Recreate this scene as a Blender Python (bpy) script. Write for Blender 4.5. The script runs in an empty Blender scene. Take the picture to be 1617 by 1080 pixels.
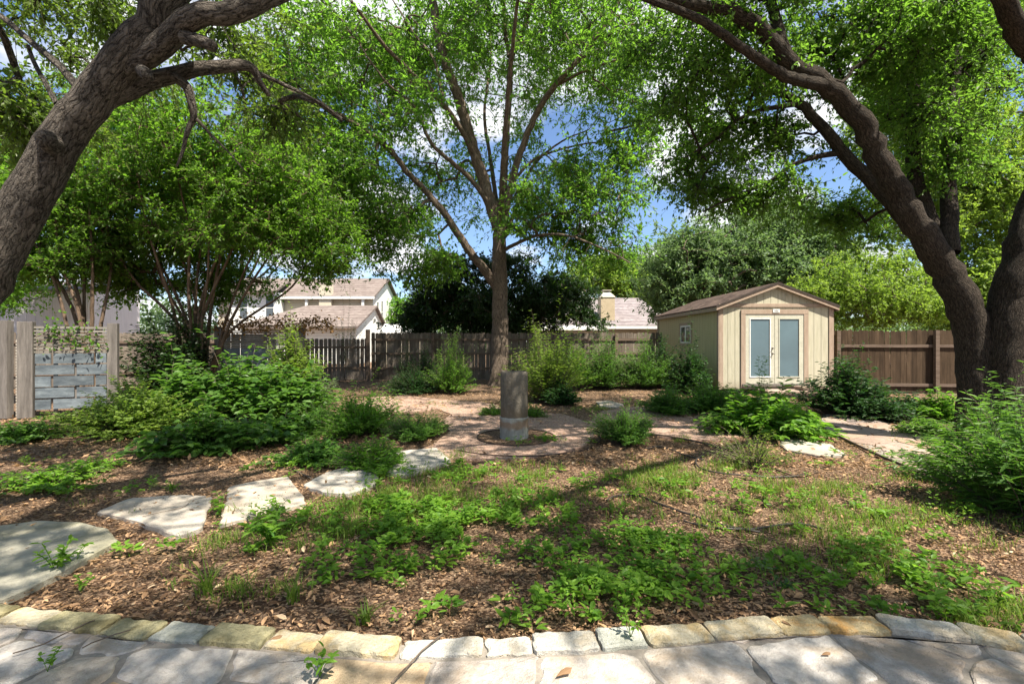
import bpy, math, random
import numpy as np
from mathutils import Vector
PI = math.pi
S = bpy.context.scene
COL = S.collection
F, CX, CY, H = 719.0, 808.5, 540.0, 1.5       # focal (px of a 1617 wide frame), centre, eye height

# ------------------------------------------------------------------ camera, sky, sun, exposure
cd = bpy.data.cameras.new("camera"); cam = bpy.data.objects.new("camera", cd); COL.objects.link(cam)
cam.location = (0, 0, H); cam.rotation_euler = (math.radians(90), 0, 0)
cd.sensor_width = 36; cd.lens = 36 * F / 1617; cd.clip_start = 0.05; cd.clip_end = 2000
S.camera = cam
SUN_EL, SUN_AZ = math.radians(60), math.radians(138)        # azimuth clockwise from +Y
sd = Vector((math.cos(SUN_EL) * math.sin(SUN_AZ), math.cos(SUN_EL) * math.cos(SUN_AZ), math.sin(SUN_EL)))
sl = bpy.data.lights.new("sun", 'SUN'); so = bpy.data.objects.new("sun", sl); COL.objects.link(so)
sl.energy = 5.0; sl.angle = math.radians(0.5); sl.color = (1.0, 0.92, 0.78)
so.rotation_euler = sd.to_track_quat('Z', 'Y').to_euler(); so.location = (6, -8, 20)
S.view_settings.view_transform = 'Standard'; S.view_settings.look = 'None'
S.view_settings.gamma = 1; S.view_settings.exposure = 1.45
S.cycles.max_bounces = 7; S.cycles.diffuse_bounces = 4; S.cycles.transmission_bounces = 5
S.cycles.glossy_bounces = 2; S.cycles.caustics_reflective = False; S.cycles.caustics_refractive = False
S.cycles.use_denoising = True; S.cycles.sample_clamp_indirect = 8
W = bpy.data.worlds.new("World"); S.world = W; W.use_nodes = True

class NT:
    """small node-tree writer"""
    def __init__(s, tree): s.t = tree; s.t.nodes.clear()
    def n(s, typ, ins=None, **kw):
        nd = s.t.nodes.new(typ)
        for k, v in kw.items(): setattr(nd, k, v)
        for k, v in (ins or {}).items():
            if hasattr(v, 'is_output'): s.t.links.new(v, nd.inputs[k])
            else: nd.inputs[k].default_value = v
        return nd
    def ramp(s, fac, stops):
        nd = s.n('ShaderNodeValToRGB', {0: fac}); e = nd.color_ramp.elements
        while len(e) < len(stops): e.new(0.5)
        for el, (p, c) in zip(e, stops):
            el.position = p; el.color = (c, c, c, 1) if not hasattr(c, '__len__') else (*c, 1)
        return nd.outputs[0]
    def mix(s, fac, a, b, mode='MIX'):
        nd = s.n('ShaderNodeMix', data_type='RGBA', blend_type=mode)
        for k, v in ((0, fac), (6, a), (7, b)):
            if hasattr(v, 'is_output'): s.t.links.new(v, nd.inputs[k])
            else: nd.inputs[k].default_value = v if k == 0 else (*v, 1)
        return nd.outputs[2]
    def math(s, op, a, b=0.0):
        nd = s.n('ShaderNodeMath', {0: a, 1: b}, operation=op); return nd.outputs[0]
    def noise(s, vec, scale, detail=5, rough=0.55, dist=0.0, out=0):
        return s.n('ShaderNodeTexNoise', {'Vector': vec, 'Scale': scale, 'Detail': detail, 'Roughness': rough, 'Distortion': dist}).outputs[out]

g = NT(W.node_tree)
sky = g.n('ShaderNodeTexSky', sky_type='NISHITA', sun_disc=False, sun_elevation=SUN_EL, sun_rotation=SUN_AZ, air_density=1.0, dust_density=0.6, ozone_density=1.6)
tc = g.n('ShaderNodeTexCoord').outputs['Generated']
sp = g.n('ShaderNodeSeparateXYZ', {0: tc})
zz = g.math('ADD', g.math('MAXIMUM', sp.outputs[2], 0.0), 0.22)
cv = g.n('ShaderNodeCombineXYZ', {0: g.math('DIVIDE', sp.outputs[0], zz), 1: g.math('DIVIDE', sp.outputs[1], zz), 2: 0.37})
cn = g.noise(cv.outputs[0], 1.35, 9, 0.56, 0.15)
cmask = g.ramp(cn, [(0.485, 0.0), (0.565, 1.0)])
cs = g.noise(cv.outputs[0], 2.6, 6, 0.55)
ccol = g.ramp(cs, [(0.35, (6.0, 6.3, 6.8)), (0.6, (9.8, 9.9, 10.1))])
skyc = g.mix(1.0, sky.outputs[0], (1.35, 1.45, 1.62), 'MULTIPLY')
scol = g.mix(cmask, skyc, ccol)
g.n('ShaderNodeOutputWorld', {0: g.n('ShaderNodeBackground', {0: scol, 1: 0.050}).outputs[0]})

# ------------------------------------------------------------------ basic helpers
def P(px, py, Y): return np.array([(px - CX) / F * Y, Y, H - (py - CY) / F * Y])
def G(px, py, z=0.0): Y = (H - z) * F / (py - CY); return np.array([(px - CX) / F * Y, Y, z])
def nrm(a): return a / (np.linalg.norm(a, axis=-1, keepdims=True) + 1e-9)
def gh(x, y):
    return 0.008 * np.sin(2.1 * x + 1.3 * np.sin(1.7 * y)) + 0.006 * np.sin(3.3 * y + 2 * np.sin(1.1 * x)) - 0.004
MATS = {}
def material(name):
    m = bpy.data.materials.new(name); m.use_nodes = True; MATS[name] = m
    return m, NT(m.node_tree)
def tagit(o, label=None, cat=None, group=None, kind=None):
    for k, v in (('label', label), ('category', cat), ('group', group), ('kind', kind)):
        if v: o[k] = v
    return o
def thing(name, label, cat, loc=(0, 0, 0), group=None):
    o = bpy.data.objects.new(name, None); COL.objects.link(o); o.location = tuple(float(v) for v in loc)
    o.empty_display_size = 0.2
    return tagit(o, label, cat, group)
def origin(o):
    v = Vector((0, 0, 0))
    while o is not None: v += o.location; o = o.parent
    return v
class MB:
    """collects quads / tris as numpy blocks, builds one mesh object"""
    def __init__(s): s.v = []; s.q = []; s.ng = []; s.r = []; s.b = []; s.n = 0
    def add(s, V, Q, rnd=0.5, bark=None):
        V = np.asarray(V, float).reshape(-1, 3); k = len(V)
        s.v.append(V); s.q.append(np.asarray(Q, int).reshape(-1, 4) + s.n)
        s.r.append(np.full(k, rnd) if np.isscalar(rnd) else np.asarray(rnd, float))
        s.b.append(V if bark is None else bark); s.n += k
    def ngon(s, V, faces, rnd=0.5):
        V = np.asarray(V, float).reshape(-1, 3); s.v.append(V); s.ng += [[i + s.n for i in f] for f in faces]
        s.r.append(np.full(len(V), rnd)); s.b.append(V); s.n += len(V)
    def box(s, x0, x1, y0, y1, z0, z1, A=None, u=None, rnd=0.5):
        V = np.array([[x, y, z] for z in (z0, z1) for y in (y0, y1) for x in (x0, x1)], float)
        if A is not None:            # local frame: origin A, x axis u, y axis = horizontal normal
            u = nrm(np.array([u[0], u[1], 0.0])); w = np.array([-u[1], u[0], 0])
            V = np.asarray(A) + V[:, :1] * u + V[:, 1:2] * w + V[:, 2:3] * np.array([0, 0, 1.])
        s.add(V, [[0, 2, 3, 1], [4, 5, 7, 6], [0, 1, 5, 4], [2, 6, 7, 3], [0, 4, 6, 2], [1, 3, 7, 5]], rnd)
    def prism(s, poly, z0, z1, rnd=0.5):
        p = np.asarray(poly, float); n = len(p)
        V = np.vstack([np.c_[p[:, :2], np.full(n, z0)], np.c_[p[:, :2], np.full(n, z1) if np.isscalar(z1) else z1]])
        s.ngon(V, [list(range(n))[::-1], list(range(n, 2 * n))] + [[i, (i + 1) % n, n + (i + 1) % n, n + i] for i in range(n)], rnd)
    def build(s, name, mat, parent=None, smooth=False, bevel=0, label=None):
        me = bpy.data.meshes.new(name)
        V = np.vstack(s.v)
        if parent is not None: V = V - np.array(origin(parent))
        Q = np.vstack(s.q) if s.q else np.zeros((0, 4), int)
        tot = [4] * len(Q); idx = list(Q.ravel()) if s.ng else None
        if s.ng:
            idx += [i for f in s.ng for i in f]; tot = [4] * len(Q) + [len(f) for f in s.ng]
            idx = np.array(idx, np.int32); tot = np.array(tot, np.int32)
        else:
            idx = Q.ravel().astype(np.int32); tot = np.full(len(Q), 4, np.int32)
        me.vertices.add(len(V)); me.vertices.foreach_set('co', V.astype(np.float32).ravel())
        me.loops.add(len(idx)); me.loops.foreach_set('vertex_index', idx)
        me.polygons.add(len(tot)); me.polygons.foreach_set('loop_start', np.concatenate([[0], np.cumsum(tot)[:-1]]).astype(np.int32))
        a = me.attributes.new('rnd', 'FLOAT', 'POINT'); a.data.foreach_set('value', np.concatenate(s.r).astype(np.float32))
        a = me.attributes.new('bark', 'FLOAT_VECTOR', 'POINT'); a.data.foreach_set('vector', np.vstack(s.b).astype(np.float32).ravel())
        me.update(calc_edges=True); me.validate()
        me.polygons.foreach_set('use_smooth', np.full(len(tot), smooth)); me.materials.append(mat)
        o = bpy.data.objects.new(name, me); COL.objects.link(o)
        if parent is not None: o.parent = parent
        if bevel:
            b = o.modifiers.new('bevel', 'BEVEL'); b.width = bevel; b.segments = 2; b.limit_method = 'ANGLE'
        if label: o['label'] = label
        return o

def catmull(pts, step):
    p = np.asarray(pts, float); q = np.vstack([2 * p[0] - p[1], p, 2 * p[-1] - p[-2]]); out = []
    for i in range(1, len(q) - 2):
        n = max(2, int(np.linalg.norm(q[i + 1] - q[i]) / step)); t = np.linspace(0, 1, n, endpoint=False)[:, None]
        a, b, c, d = q[i - 1], q[i], q[i + 1], q[i + 2]
        out.append(0.5 * (2 * b + (c - a) * t + (2 * a - 5 * b + 4 * c - d) * t**2 + (3 * b - a - 3 * c + d) * t**3))
    return np.vstack(out + [p[-1:]])
def tube(mb, pts, rad, seg=8, rnd=0.5, lump=0.0, cap=False, rng=None):
    pts = np.asarray(pts, float); n = len(pts); rad = np.broadcast_to(np.asarray(rad, float), (n,))
    T = nrm(np.gradient(pts, axis=0)); L = np.concatenate([[0], np.cumsum(np.linalg.norm(np.diff(pts, axis=0), axis=1))])
    ref = np.array([0.3, 1, 0.1]) if abs(T[0, 1]) < 0.8 else np.array([1, 0.2, 0.1])
    A = np.zeros((n, 3)); a = ref
    for i in range(n):
        a = a - T[i] * (a @ T[i]); a = a / (np.linalg.norm(a) + 1e-9); A[i] = a
    B = np.cross(T, A); th = np.linspace(0, 2 * PI, seg, endpoint=False)
    r = rad[:, None] * np.ones((1, seg))
    if lump:
        ph = (rng or np.random.default_rng(1)).uniform(0, 6.28, 8)
        for k in range(4):
            r = r * (1 + lump * 0.5 * np.sin((k % 3 + 1) * th[None] + ph[k] + (1.3 + 1.1 * k) * L[:, None] + ph[k + 4]))
    V = pts[:, None] + r[..., None] * (np.cos(th)[None, :, None] * A[:, None] + np.sin(th)[None, :, None] * B[:, None])
    bk = np.stack([np.cos(th)[None] * rad[:, None], np.sin(th)[None] * rad[:, None], np.repeat(L[:, None], seg, 1)], -1)
    i = np.arange(n - 1)[:, None]; j = np.arange(seg)[None]; jn = (j + 1) % seg
    Q = np.stack([i * seg + j, i * seg + jn, (i + 1) * seg + jn, (i + 1) * seg + j], -1).reshape(-1, 4)
    V = V.reshape(-1, 3); bk = bk.reshape(-1, 3)
    if cap:
        V = np.vstack([V, pts[-1:] + T[-1:] * rad[-1] * 0.5]); bk = np.vstack([bk, [[0, 0, L[-1]]]]); c = n * seg; e = (n - 1) * seg
        Q = np.vstack([Q, [[e + k, e + (k + 1) % seg, c, c] for k in range(seg)]]) if False else Q
        mb.add(V, Q, rnd, bk)
        mb.ng += [[mb.n - len(V) + e + k, mb.n - len(V) + e + (k + 1) % seg, mb.n - 1] for k in range(seg)]
        return
    mb.add(V, Q, rnd, bk)
def sticks(mb, P0, P1, r0, r1, rnd=0.5):
    """many straight three-sided twigs at once"""
    n = len(P0); T = nrm(P1 - P0); a = np.cross(T, np.array([0.31, 0.52, 0.8])); a = nrm(a); b = np.cross(T, a)
    r0 = np.broadcast_to(r0, (n,))[:, None]; r1 = np.broadcast_to(r1, (n,))[:, None]; V = []
    for Pp, r in ((P0, r0), (P1, r1)):
        for k in range(3):
            V.append(Pp + r * (math.cos(2.094 * k) * a + math.sin(2.094 * k) * b))
    V = np.stack(V, 1); o = np.arange(n)[:, None] * 6
    Q = np.stack([o + np.array([k, (k + 1) % 3, 3 + (k + 1) % 3, 3 + k]) for k in range(3)], 1).reshape(-1, 4)
    bk = V - V[:, :1]
    mb.add(V.reshape(-1, 3), Q, rnd, bk.reshape(-1, 3))
HEX = np.array([[0, 0, 0], [.3, -.5, .16], [.68, -.42, .14], [1, 0, -.12], [.68, .42, .14], [.3, .5, .16]])
LAN = np.array([[0, 0, 0], [.25, -.42, .2], [.6, -.45, .15], [1, 0, -.3], [.6, .45, .15], [.25, .42, .2]])
OAK = np.array([[0, 0, 0], [.35, -.3, .25], [.75, -.5, .1], [1, 0, .25], [.75, .5, .1], [.35, .3, .25]])
HQ = np.array([[0, 1, 2, 3], [0, 3, 4, 5]])
DIA = np.array([[0, 0, 0], [.45, -.5, .12], [1, 0, -.05], [.45, .5, .12]])
DQ = np.array([[0, 1, 2, 3]])
def leaves(mb, Pp, D, N, L, Wd, shape='dia', rng=None, rnd=None):
    n = len(Pp)
    if n == 0: return
    D = nrm(D); Sd = nrm(np.cross(D, N)); N = np.cross(Sd, D)
    sh, q = {'dia': (DIA, DQ), 'hex': (HEX, HQ), 'lan': (LAN, HQ), 'oak': (OAK, HQ)}[shape]
    L = np.broadcast_to(L, (n,))[:, None, None]; Wd = np.broadcast_to(Wd, (n,))[:, None, None]
    V = Pp[:, None] + sh[None, :, :1] * D[:, None] * L + sh[None, :, 1:2] * Sd[:, None] * Wd + sh[None, :, 2:] * N[:, None] * Wd
    k = len(sh); Q = (np.arange(n)[:, None, None] * k + q[None]).reshape(-1, 4)
    if rnd is None: rnd = rng.random(n)
    mb.add(V.reshape(-1, 3), Q, np.repeat(rnd, k))
def blades(mb, B, D, h, w, rng, bend=0.5, rnd=None):
    """curved grass blades, 3 segments"""
    n = len(B); D = nrm(D); up = np.array([0, 0, 1.]); Sd = nrm(np.cross(D, up))
    h = np.broadcast_to(h, (n,))[:, None]; w = np.broadcast_to(w, (n,))[:, None]; V = []
    bend = np.broadcast_to(bend, (n,))[:, None]
    for t, ww in ((0, .8), (.4, 1), (.75, .7), (1, .08)):
        c = B + up * h * (t - 0.35 * bend * t * t) + D * h * bend * t * t * 0.9
        V += [c - Sd * w * ww / 2, c + Sd * w * ww / 2]
    V = np.stack(V, 1); o = np.arange(n)[:, None] * 8
    Q = np.stack([o + np.array([2 * k, 2 * k + 1, 2 * k + 3, 2 * k + 2]) for k in range(3)], 1).reshape(-1, 4)
    if rnd is None: rnd = rng.random(n)
    mb.add(V.reshape(-1, 3), Q, np.repeat(rnd, 8))

# ------------------------------------------------------------------ materials
def out_bsdf(g, col, rough=0.8, bump=None, bstr=0.4, bdist=0.01, spec=0.3, metal=0.0):
    ins = {'Base Color': col if hasattr(col, 'is_output') else (*col, 1), 'Roughness': rough, 'Specular IOR Level': spec, 'Metallic': metal}
    if bump is not None:
        ins['Normal'] = g.n('ShaderNodeBump', {'Height': bump, 'Strength': bstr, 'Distance': bdist}).outputs[0]
    b = g.n('ShaderNodeBsdfPrincipled', ins)
    g.n('ShaderNodeOutputMaterial', {0: b.outputs[0]}); return b
def attr(g, name, out=0): return g.n('ShaderNodeAttribute', attribute_name=name).outputs[out]
def pos(g): return g.n('ShaderNodeNewGeometry').outputs['Position']
def scalev(g, v, s): return g.n('ShaderNodeVectorMath', {0: v, 1: s}, operation='MULTIPLY').outputs[0]
def leafmat(name, c1, c2, t1, fac=0.42, rough=0.45, spec=0.35, c3=None, boost=1.0):
    m, g = material(name); r = attr(g, 'rnd', 2)
    st = [(0.0, c1), (0.85, c2)] + ([(0.97, c2), (1.0, c3)] if c3 else [])
    col = g.ramp(r, st)
    tcol = g.mix(0.55, col, t1); tcol = g.mix(1.0, tcol, (1.8 * boost, 1.9 * boost, 1.4 * boost), 'MULTIPLY')
    b = g.n('ShaderNodeBsdfPrincipled', {'Base Color': col, 'Roughness': rough, 'Specular IOR Level': spec})
    t = g.n('ShaderNodeBsdfTranslucent', {0: tcol})
    mx = g.n('ShaderNodeMixShader', {0: fac, 1: b.outputs[0], 2: t.outputs[0]})
    g.n('ShaderNodeOutputMaterial', {0: mx.outputs[0]}); return m
L_OAK = leafmat('leaf_live_oak', (.032, .060, .014), (.090, .130, .030), (.14, .22, .02), .44, .42, .3, boost=1.2)
L_ELM = leafmat('leaf_shade_tree', (.026, .066, .013), (.092, .165, .028), (.15, .30, .03), .50, .45, .25, boost=1.2)
L_OAKR = leafmat('leaf_right_oak', (.024, .060, .012), (.082, .145, .026), (.145, .28, .03), .48, .45, .25, boost=1.15)
L_MYR = leafmat('leaf_crepe_myrtle', (.030, .070, .012), (.085, .150, .022), (.14, .28, .02), .46, .45, .25, boost=1.2)
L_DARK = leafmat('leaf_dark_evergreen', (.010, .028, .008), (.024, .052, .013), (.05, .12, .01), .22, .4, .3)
L_GREY = leafmat('leaf_grey_green', (.075, .125, .060), (.14, .20, .10), (.15, .24, .07), .4, .5, .25)
L_LIME = leafmat('leaf_yellow_green', (.075, .135, .025), (.17, .245, .050), (.24, .34, .04), .45, .5, .25)
L_BRIGHT = leafmat('leaf_bright_green', (.038, .115, .014), (.12, .225, .030), (.18, .35, .03), .44, .45, .25)
L_BROAD = leafmat('leaf_broad_shrub', (.020, .062, .012), (.095, .185, .036), (.14, .28, .03), .38, .45, .28)
L_FERN = leafmat('leaf_feathery_herb', (.040, .115, .020), (.10, .195, .036), (.15, .30, .03), .42, .5, .2)
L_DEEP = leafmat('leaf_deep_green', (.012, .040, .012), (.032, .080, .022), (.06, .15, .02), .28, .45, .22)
L_SAGE = leafmat('leaf_grey_weed', (.065, .110, .050), (.12, .175, .08), (.15, .22, .06), .35, .5, .2)
L_GRASS = leafmat('leaf_grass', (.055, .11, .018), (.15, .21, .038), (.20, .30, .03), .42, .5, .2, (.36, .29, .14))
L_COVER = leafmat('leaf_ground_cover', (.045, .125, .015), (.15, .27, .032), (.21, .36, .03), .42, .45, .22)
L_DRY = leafmat('leaf_dry_litter', (.065, .034, .020), (.43, .275, .16), (.34, .19, .07), .15, .7, .15, (.66, .53, .37))
L_VINE = leafmat('leaf_brown_vine', (.12, .055, .03), (.26, .15, .05), (.3, .2, .05), .3)

def barkmat(name, dark, light, sc=34, zs=0.34, bs=1.0, bd=0.02, hi=None, moss=0.0):
    m, g = material(name); v = attr(g, 'bark', 1)
    wob = g.noise(v, 14, 4, .6, 0, 1)
    v2 = g.n('ShaderNodeVectorMath', {0: v, 1: scalev(g, wob, (.05, .05, .10))}, operation='ADD').outputs[0]
    v3 = scalev(g, v2, (1, 1, zs))
    ed = g.n('ShaderNodeTexVoronoi', {'Vector': v3, 'Scale': sc}, feature='DISTANCE_TO_EDGE').outputs[0]
    rn = g.noise(v3, sc * 1.5, 3, .5, .8)
    ridge = g.math('ABSOLUTE', g.math('SUBTRACT', rn, .5))
    fine = g.noise(v, 120, 5, .7)
    h = g.math('ADD', g.ramp(ed, [(0, 0), (.18, .65), (.5, .9)]), g.ramp(ridge, [(0, 0), (.07, .6), (.2, .8)]))
    h = g.math('ADD', g.math('MULTIPLY', h, .6), g.math('MULTIPLY', fine, .5))
    big = g.noise(v, 2.2, 4, .6)
    lt = g.mix(g.ramp(big, [(.35, 0), (.65, 1)]), light, hi or tuple(c * 1.35 for c in light))
    col = g.mix(g.ramp(h, [(.3, 0), (1.1, 1)]), dark, lt)
    out_bsdf(g, col, .92, h, bs, bd, .15); return m
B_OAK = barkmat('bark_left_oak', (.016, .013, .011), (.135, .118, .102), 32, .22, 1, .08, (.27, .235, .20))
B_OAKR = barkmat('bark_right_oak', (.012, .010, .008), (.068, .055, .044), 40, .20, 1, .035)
B_ELM = barkmat('bark_shade_tree', (.045, .033, .025), (.19, .148, .115), 30, .12, 1, .025)
B_MYR = barkmat('bark_crepe_myrtle', (.060, .042, .030), (.115, .080, .056), 8, .2, .3, .006)
B_TWIG = barkmat('bark_dark_twig', (.045, .035, .028), (.12, .095, .075), 20, .3, .3, .006)

def simple(name, c1, c2, scale=6, rough=.8, bump=.4, bd=.005, spec=.3, stretch=(1, 1, 1), detail=6, useattr=0.0, fine=None):
    m, g = material(name); p = scalev(g, pos(g), stretch)
    n1 = g.noise(p, scale, detail, .6); col = g.mix(g.ramp(n1, [(.32, 0), (.68, 1)]), c1, c2)
    n2 = g.noise(p, scale * 7, 4, .6)
    col = g.mix(g.math('MULTIPLY', g.ramp(n2, [(.4, 0), (.7, 1)]), .35), col, tuple(c * .55 for c in c1))
    if useattr:
        col = g.mix(useattr, col, g.ramp(attr(g, 'rnd', 2), [(0, .45), (1, 1.0)]), 'MULTIPLY')
    out_bsdf(g, col, rough, n2, bump, bd, spec); return m
M_WOOD = simple('weathered_fence_wood', (.14, .112, .09), (.25, .21, .175), 2.2, .9, .5, .006, .15, (6, 6, .7), 6, .75)
M_WOODR = simple('brown_fence_wood', (.050, .033, .020), (.105, .070, .044), 2.2, .9, .5, .006, .15, (6, 6, .7), 6, .75)  # brown darkened further so the colour carries the tree shade on this fence
M_RAIL = simple('fence_rail_wood', (.10, .072, .055), (.18, .135, .105), 2.5, .9, .5, .006, .15, (.7, 4, 6))
M_POST = simple('grey_post_wood', (.095, .085, .078), (.20, .18, .165), 2.4, .88, .5, .006, .15, (7, 7, .6))
M_SLAT = simple('grey_slat_wood', (.14, .128, .112), (.28, .26, .23), 2.5, .88, .5, .005, .15, (.6, 3, 9), 6, .5)
M_BLUE = simple('blue_grey_painted_board', (.08, .10, .12), (.21, .245, .27), 5, .7, .5, .006, .2, (.6, 1, 2.4), 6, .7)
M_PLINK = simple('beige_vinyl', (.42, .38, .32), (.50, .46, .40), 3, .6, .2, .003)
M_GRAVEL = None

def groundmat():
    m, g = material('mulch_soil'); p = pos(g)
    n = g.noise(p, .9, 5, .6); n1 = g.noise(p, 14, 6, .7); n2 = g.noise(p, 75, 5, .7)
    col = g.mix(g.ramp(n1, [(.3, 0), (.7, 1)]), (.045, .026, .018), (.175, .108, .068))
    col = g.mix(g.math('MULTIPLY', g.ramp(n2, [(.5, 0), (.72, 1)]), .6), col, (.33, .22, .15))
    col = g.mix(g.ramp(n, [(.42, 0), (.6, .55)]), col, (.055, .035, .025))
    vo = g.n('ShaderNodeTexVoronoi', {'Vector': scalev(g, p, (1, 1.4, 1)), 'Scale': 55}, feature='F1')
    sepc = g.n('ShaderNodeSeparateColor', {0: vo.outputs[1]}).outputs[0]
    col = g.mix(g.math('MULTIPLY', g.ramp(sepc, [(.62, 0), (.66, 1)]), .7), col, (.44, .30, .20))
    h = g.math('ADD', g.math('MULTIPLY', n1, 1.0), g.math('MULTIPLY', vo.outputs[0], .6)); h = g.math('ADD', h, n2)
    out_bsdf(g, col, .95, h, 1, .03, .1); return m
M_SOIL = groundmat()
def gravelmat(name, a, b, c):
    m, g = material(name); p = pos(g)
    vo = g.n('ShaderNodeTexVoronoi', {'Vector': p, 'Scale': 70}, feature='F1'); s = g.n('ShaderNodeSeparateColor', {0: vo.outputs[1]}).outputs[0]
    col = g.ramp(s, [(0, a), (.5, b), (1, c)]); n = g.noise(p, 3.0, 6, .65)
    col = g.mix(g.ramp(n, [(.5, 0), (.75, .55)]), col, (.13, .08, .055))
    n3 = g.noise(p, 200, 3, .6)
    out_bsdf(g, col, .9, g.math('ADD', g.math('MULTIPLY', vo.outputs[0], -1.0), n3), .7, .012, .15); return m
M_GRAVEL = gravelmat('decomposed_granite', (.20, .125, .095), (.33, .22, .17), (.47, .345, .275))
def stonemat(name, a, b, stain, sc=2.5, samt=.6, attrmix=True):
    m, g = material(name); p = pos(g)
    n = g.noise(p, sc, 7, .62, .4); n2 = g.noise(p, sc * 9, 6, .65); n3 = g.noise(p, 160, 3, .6)
    col = g.mix(g.ramp(n2, [(.3, 0), (.7, 1)]), a, b)
    col = g.mix(g.math('MULTIPLY', g.ramp(n, [(.48, 0), (.62, 1)]), samt), col, stain)
    if attrmix:
        col = g.mix(1.0, col, g.ramp(attr(g, 'rnd', 2), [(0, (.62, .66, .74)), (.35, (1, .93, .86)), (.7, (1, 1, 1)), (1, (.92, .72, .46))]), 'MULTIPLY')
    pit = g.ramp(n3, [(.60, 0), (.72, 1)]); col = g.mix(g.math('MULTIPLY', pit, .35), col, (.14, .12, .10))
    h = g.math('ADD', g.math('MULTIPLY', n, 1.6), g.math('ADD', g.math('MULTIPLY', n2, .45), g.math('MULTIPLY', n3, .25)))
    out_bsdf(g, col, .85, h, 1.0, .028, .2); return m
M_PATIO = stonemat('patio_limestone', (.33, .30, .275), (.53, .50, .47), (.30, .235, .165), 2.6, .7)
M_MORTAR = simple('mortar', (.17, .15, .13), (.29, .26, .225), 9, .95, .6, .006)
M_STEP = stonemat('stepping_stone_limestone', (.33, .305, .275), (.46, .43, .385), (.28, .24, .19), 1.6, .45)
M_STEPM = stonemat('mossy_stepping_stone', (.29, .275, .225), (.41, .39, .32), (.19, .18, .12), 1.8, .7)
M_PATHST = stonemat('pink_flagstone', (.28, .215, .18), (.40, .32, .275), (.21, .155, .125), 1.4, .5)
E_W = stonemat('edging_white', (.38, .36, .32), (.54, .52, .47), (.38, .29, .17), 5, .5, False)
E_Y = stonemat('edging_yellow', (.36, .315, .22), (.52, .47, .36), (.42, .29, .12), 6, .7, False)
E_O = stonemat('edging_orange', (.42, .31, .15), (.54, .44, .27), (.50, .26, .07), 7, .8, False)
E_M = stonemat('edging_mossy', (.26, .235, .13), (.40, .36, .22), (.13, .11, .05), 6, .8, False)
E_G = stonemat('edging_grey', (.32, .33, .29), (.45, .45, .40), (.20, .20, .16), 6, .6, False)
M_STEEL = simple('rusty_edging_steel', (.035, .026, .021), (.075, .050, .038), 12, .7, .3, .003)
M_HOSE = simple('black_drip_hose', (.020, .017, .015), (.045, .036, .03), 8, .5, .2, .002, .4)

# ------------------------------------------------------------------ ground, patio, paths
def axis(a, b, st, lo, hi):
    return np.unique(np.concatenate([-np.geomspace(max(-a, 1), max(-lo, 2), 14)[::-1] if lo < a else [a], np.arange(a, b, st), np.geomspace(b, hi, 16)]))
xs = axis(-14, 14, .14, -900, 900); ys = np.unique(np.concatenate([[-900, -300, -90, -30, -12, -6, -3], np.arange(-1, 20, .14), np.geomspace(20, 1500, 22)]))
X, Yg = np.meshgrid(xs, ys); near = np.clip((20 - np.abs(Yg - 6)) / 8, 0, 1) * np.clip((16 - np.abs(X)) / 3, 0, 1)
Z = gh(X, Yg) * near - .004 * (1 - near)
nx, ny = len(xs), len(ys); i = np.arange(ny - 1)[:, None]; j = np.arange(nx - 1)[None]
mb = MB(); mb.add(np.stack([X, Yg, Z], -1).reshape(-1, 3), np.stack([i * nx + j, i * nx + j + 1, (i + 1) * nx + j + 1, (i + 1) * nx + j], -1).reshape(-1, 4))
tagit(mb.build('ground', M_SOIL, smooth=True), kind='structure')

edge_px = [(0, 955), (150, 968), (300, 984), (430, 992), (560, 1004), (650, 1010), (740, 1007), (900, 998), (1000, 992), (1160, 978), (1280, 972), (1400, 975), (1500, 985), (1617, 1005)]
ec = np.array([G(a, b, .04)[:2] for a, b in edge_px])
ecx = np.concatenate([[-9, -5], ec[:, 0], [4, 9]]); ecy = np.concatenate([[3.3, 2.85], ec[:, 1], [2.05, 1.5]])
def edge_y(x): return np.interp(x, ecx, ecy)

def smooth_poly(poly, it=1):
    p = np.asarray(poly, float)
    for _ in range(it):
        q = np.roll(p, -1, 0); p = np.stack([p * .78 + q * .22, p * .22 + q * .78], 1).reshape(-1, 2)
    return p
def rough_poly(poly, rng, st=.07, amp=.012, it=1):
    p = np.asarray(poly, float); out = []
    for a, b in zip(p, np.roll(p, -1, 0)):
        n = max(1, int(np.linalg.norm(b - a) / st)); t = np.linspace(0, 1, n, endpoint=False)[:, None]
        out.append(a + (b - a) * t + rng.normal(0, amp, (n, 2)) * (t > 0))
    return smooth_poly(np.vstack(out), it)
def clip_half(poly, m, nv):
    out = []; d = (poly - m) @ nv
    for k in range(len(poly)):
        a, b, da, db = poly[k], poly[(k + 1) % len(poly)], d[k], d[(k + 1) % len(poly)]
        if da <= 0: out.append(a)
        if da * db < 0: out.append(a + (b - a) * da / (da - db))
    return np.array(out)
def voronoi(pts, box, rng, gap=.008):
    res = []
    for k, p in enumerate(pts):
        poly = np.array([[box[0], box[2]], [box[1], box[2]], [box[1], box[3]], [box[0], box[3]]], float)
        for q in pts[np.argsort(((pts - p)**2).sum(1))[1:16]]:
            nv = (q - p) / np.linalg.norm(q - p); poly = clip_half(poly, (p + q) / 2 - nv * gap, nv)
            if len(poly) < 3: break
        if len(poly) >= 3: res.append(poly)
    return res
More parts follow.
